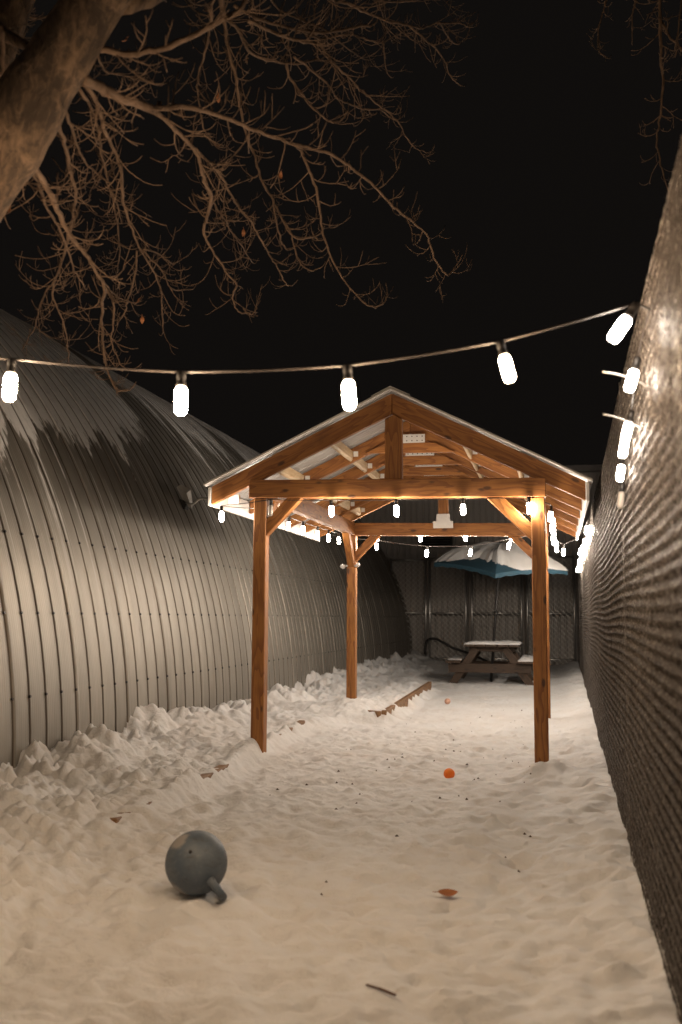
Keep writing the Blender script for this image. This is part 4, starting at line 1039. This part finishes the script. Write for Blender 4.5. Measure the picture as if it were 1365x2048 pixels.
LIMB = [(-2.122, 3.3, 2.906, 0.163), (-2.002, 3.3, 3.034, 0.149), (-1.853, 3.3, 3.234, 0.12), (-1.716, 3.3, 3.433, 0.106), (-1.619, 3.3, 3.582, 0.102), (-1.513, 3.3, 3.77, 0.095)]
LEAVES = [(-1.38, 4.9, 3.523), (-2.256, 5.1, 2.952), (-2.226, 5.1, 2.849), (-1.706, 5.3, 3.391), (-1.865, 4.0, 3.801), (-1.627, 4.6, 3.822), (-2.71, 4.5, 3.27)]
def twig(m, p, d, L, r, g, depth, upw):
    """a twig that leaves along d and curves up at its tip"""
    n = 6; pts = [p.copy()]; q = p.copy(); dd = d.normalized()
    bend = Vector((g.uniform(-.25, .25), g.uniform(-.25, .25), upw))
    for i in range(n):
        dd = (dd + bend * (0.16 + 0.09 * i) + Vector((g.gauss(0, .10), g.gauss(0, .10), g.gauss(0, .10)))).normalized()
        q = q + dd * (L / n); pts.append(q.copy())
    rad = [r * (1 - .5 * i / n) for i in range(n + 1)]
    rad[-1] = r * .85; rad[-2] = r * .62           # bud at the tip
    m.tube(pts, rad, 4)
    if depth > 0:
        for k in range(g.choice((1, 2, 2, 3))):
            i = g.randint(1, n - 1); ax2 = (pts[i + 1] - pts[i]).normalized()
            s = ax2.cross(Vector((g.gauss(0, 1), g.gauss(0, 1), g.gauss(0, 1))))
            if s.length < 1e-3: continue
            twig(m, pts[i], ax2 * .6 + s.normalized() * .75, L * g.uniform(.3, .6), r * .75, g, depth - 1, upw)
def branch_mesh(pts, ra, rb, g, dens=1.0):
    path = smooth_path(pts, 4); n = len(path)
    L = [0.0]
    for a, b2 in zip(path[:-1], path[1:]): L.append(L[-1] + (b2 - a).length)
    rad = [(ra + (rb - ra) * (l / L[-1]) ** .8) * (1 + .07 * g.gauss(0, 1)) for l in L]
    path = [p + Vector((g.gauss(0, .0025), g.gauss(0, .0025), g.gauss(0, .0025))) for p in path]
    m = MB(); m.tube(path, rad, 6)
    s = 0.06
    while s < L[-1]:
        i = max(1, min(n - 2, int(np.searchsorted(L, s))))
        t = s / L[-1]; ax2 = (path[i + 1] - path[i - 1]).normalized()
        side = ax2.cross(Vector((g.gauss(0, 1), g.gauss(0, 1), g.gauss(0, 1)))).normalized()
        d = ax2 * .65 + side * .8
        ln = (g.uniform(.11, .30) * (1 - .2 * t)) * (1.0 if L[-1] > .8 else .7)
        twig(m, path[i], d, ln, max(.0019, min(.004, rad[i] * .48)), g, 1 if g.random() < .75 else 2, g.uniform(.15, .75))
        s += g.uniform(.03, .075) / dens
    twig(m, path[-1], path[-1] - path[-3], .09, rb * .9, g, 0, .8)
    return m
def big_tree():
    root = thing('bare_tree', (-3.0, 3.2, 0), 'leafless tree leaning over the round hut with thin drooping branches', 'tree')
    g = random.Random(21)
    pts = [(-3.05, 3.15, -.2, .25), (-3.0, 3.2, .5, .215), (-2.9, 3.22, 1.2, .19), (-2.66, 3.25, 1.95, .178), (-2.38, 3.28, 2.5, .17)] + LIMB + [(-1.36, 3.32, 4.1, .085), (-1.15, 3.4, 4.6, .07), (-.95, 3.6, 5.3, .05)]
    c = smooth_path([p[:3] for p in pts], 5); rr = np.interp(np.arange(len(c)) / 5, np.arange(len(pts)), [p[3] for p in pts])
    m = MB(); n = 26; vs = []
    # trunk skin with bumps and burls
    m.tube(c, list(rr), n)
    v = []
    for i, co in enumerate(m.v):
        k = min(i // n, len(c) - 1); a = Vector(co); d = a - c[k]
        q = a * 7
        bump = 1 + .16 * (float(vnoise(np.array([q.x + q.y * .7]), np.array([q.z + q.y * .5]))[0]) - .5) + .07 * (float(vnoise(np.array([q.x * 3 + q.y * 2]), np.array([q.z * 2.2]))[0]) - .5)
        v.append(tuple(c[k] + d * bump))
    m.v = v; m.build('trunk', BARK, root, True)
    # upright second stem that carries the crown out of view
    m = MB(); p = smooth_path([(-2.9, 3.22, 1.2), (-2.85, 3.5, 2.2), (-2.6, 3.9, 3.4), (-2.3, 4.1, 4.6), (-1.9, 4.2, 5.6)], 5); m.tube(p, list(np.linspace(.15, .04, len(p))), 12); m.build('limb', BARK, root, True)
    m = MB(); p = smooth_path([(-1.52, 3.3, 3.76), (-1.3, 3.7, 4.25), (-1.05, 4.1, 4.65), (-.8, 4.5, 5.0), (-.5, 5.0, 5.4)], 5); m.tube(p, list(np.linspace(.06, .012, len(p))), 8); m.build('limb', BARK, root, True)
    for pts2, ra, rb in BRANCHES:
        tot = sum((Vector(a) - Vector(b2)).length for a, b2 in zip(pts2[:-1], pts2[1:]))
        bm_ = branch_mesh(pts2, ra * 1.0, rb * 1.05, g, 1.0 if ra < .025 else .5)
        bm_.build('branch', BRANCHM if ra < .025 else BARK, root, True)
    for p in LEAVES:
        R = Matrix.Rotation(g.uniform(0, 6), 4, 'Z') @ Matrix.Rotation(g.uniform(.8, 1.6), 4, 'Y')
        leaf_mesh(.042, .011, 1.0).build('leaf', LEAFM, root, True, Matrix.Translation(p) @ R)
big_tree()
def right_tree():
    root = thing('bare_tree', (2.9, 7.6, 0), 'dim leafless tree beyond the slatted fence with a few hanging branches', 'tree')
    g = random.Random(5)
    c = smooth_path([(2.9, 7.6, -.2), (2.85, 7.5, 1.5), (2.75, 7.4, 3.0), (2.6, 7.2, 4.6), (2.5, 7.1, 6.4)], 5)
    m = MB(); m.tube(c, list(np.linspace(.2, .09, len(c))), 14); m.build('trunk', BARK, root, True)
    m = MB(); p = smooth_path([(2.62, 7.2, 4.5), (2.0, 6.9, 5.4), (1.2, 6.5, 5.75), (.7, 6.3, 5.62), (.25, 6.4, 5.6)], 5); m.tube(p, list(np.linspace(.075, .014, len(p))), 8); m.build('limb', BARK, root, True)
    for pts2, ra, rb in BRANCHES_RIGHT:
        branch_mesh(pts2, ra, rb, g, .8).build('branch', BRANCHM, root, True)
right_tree()
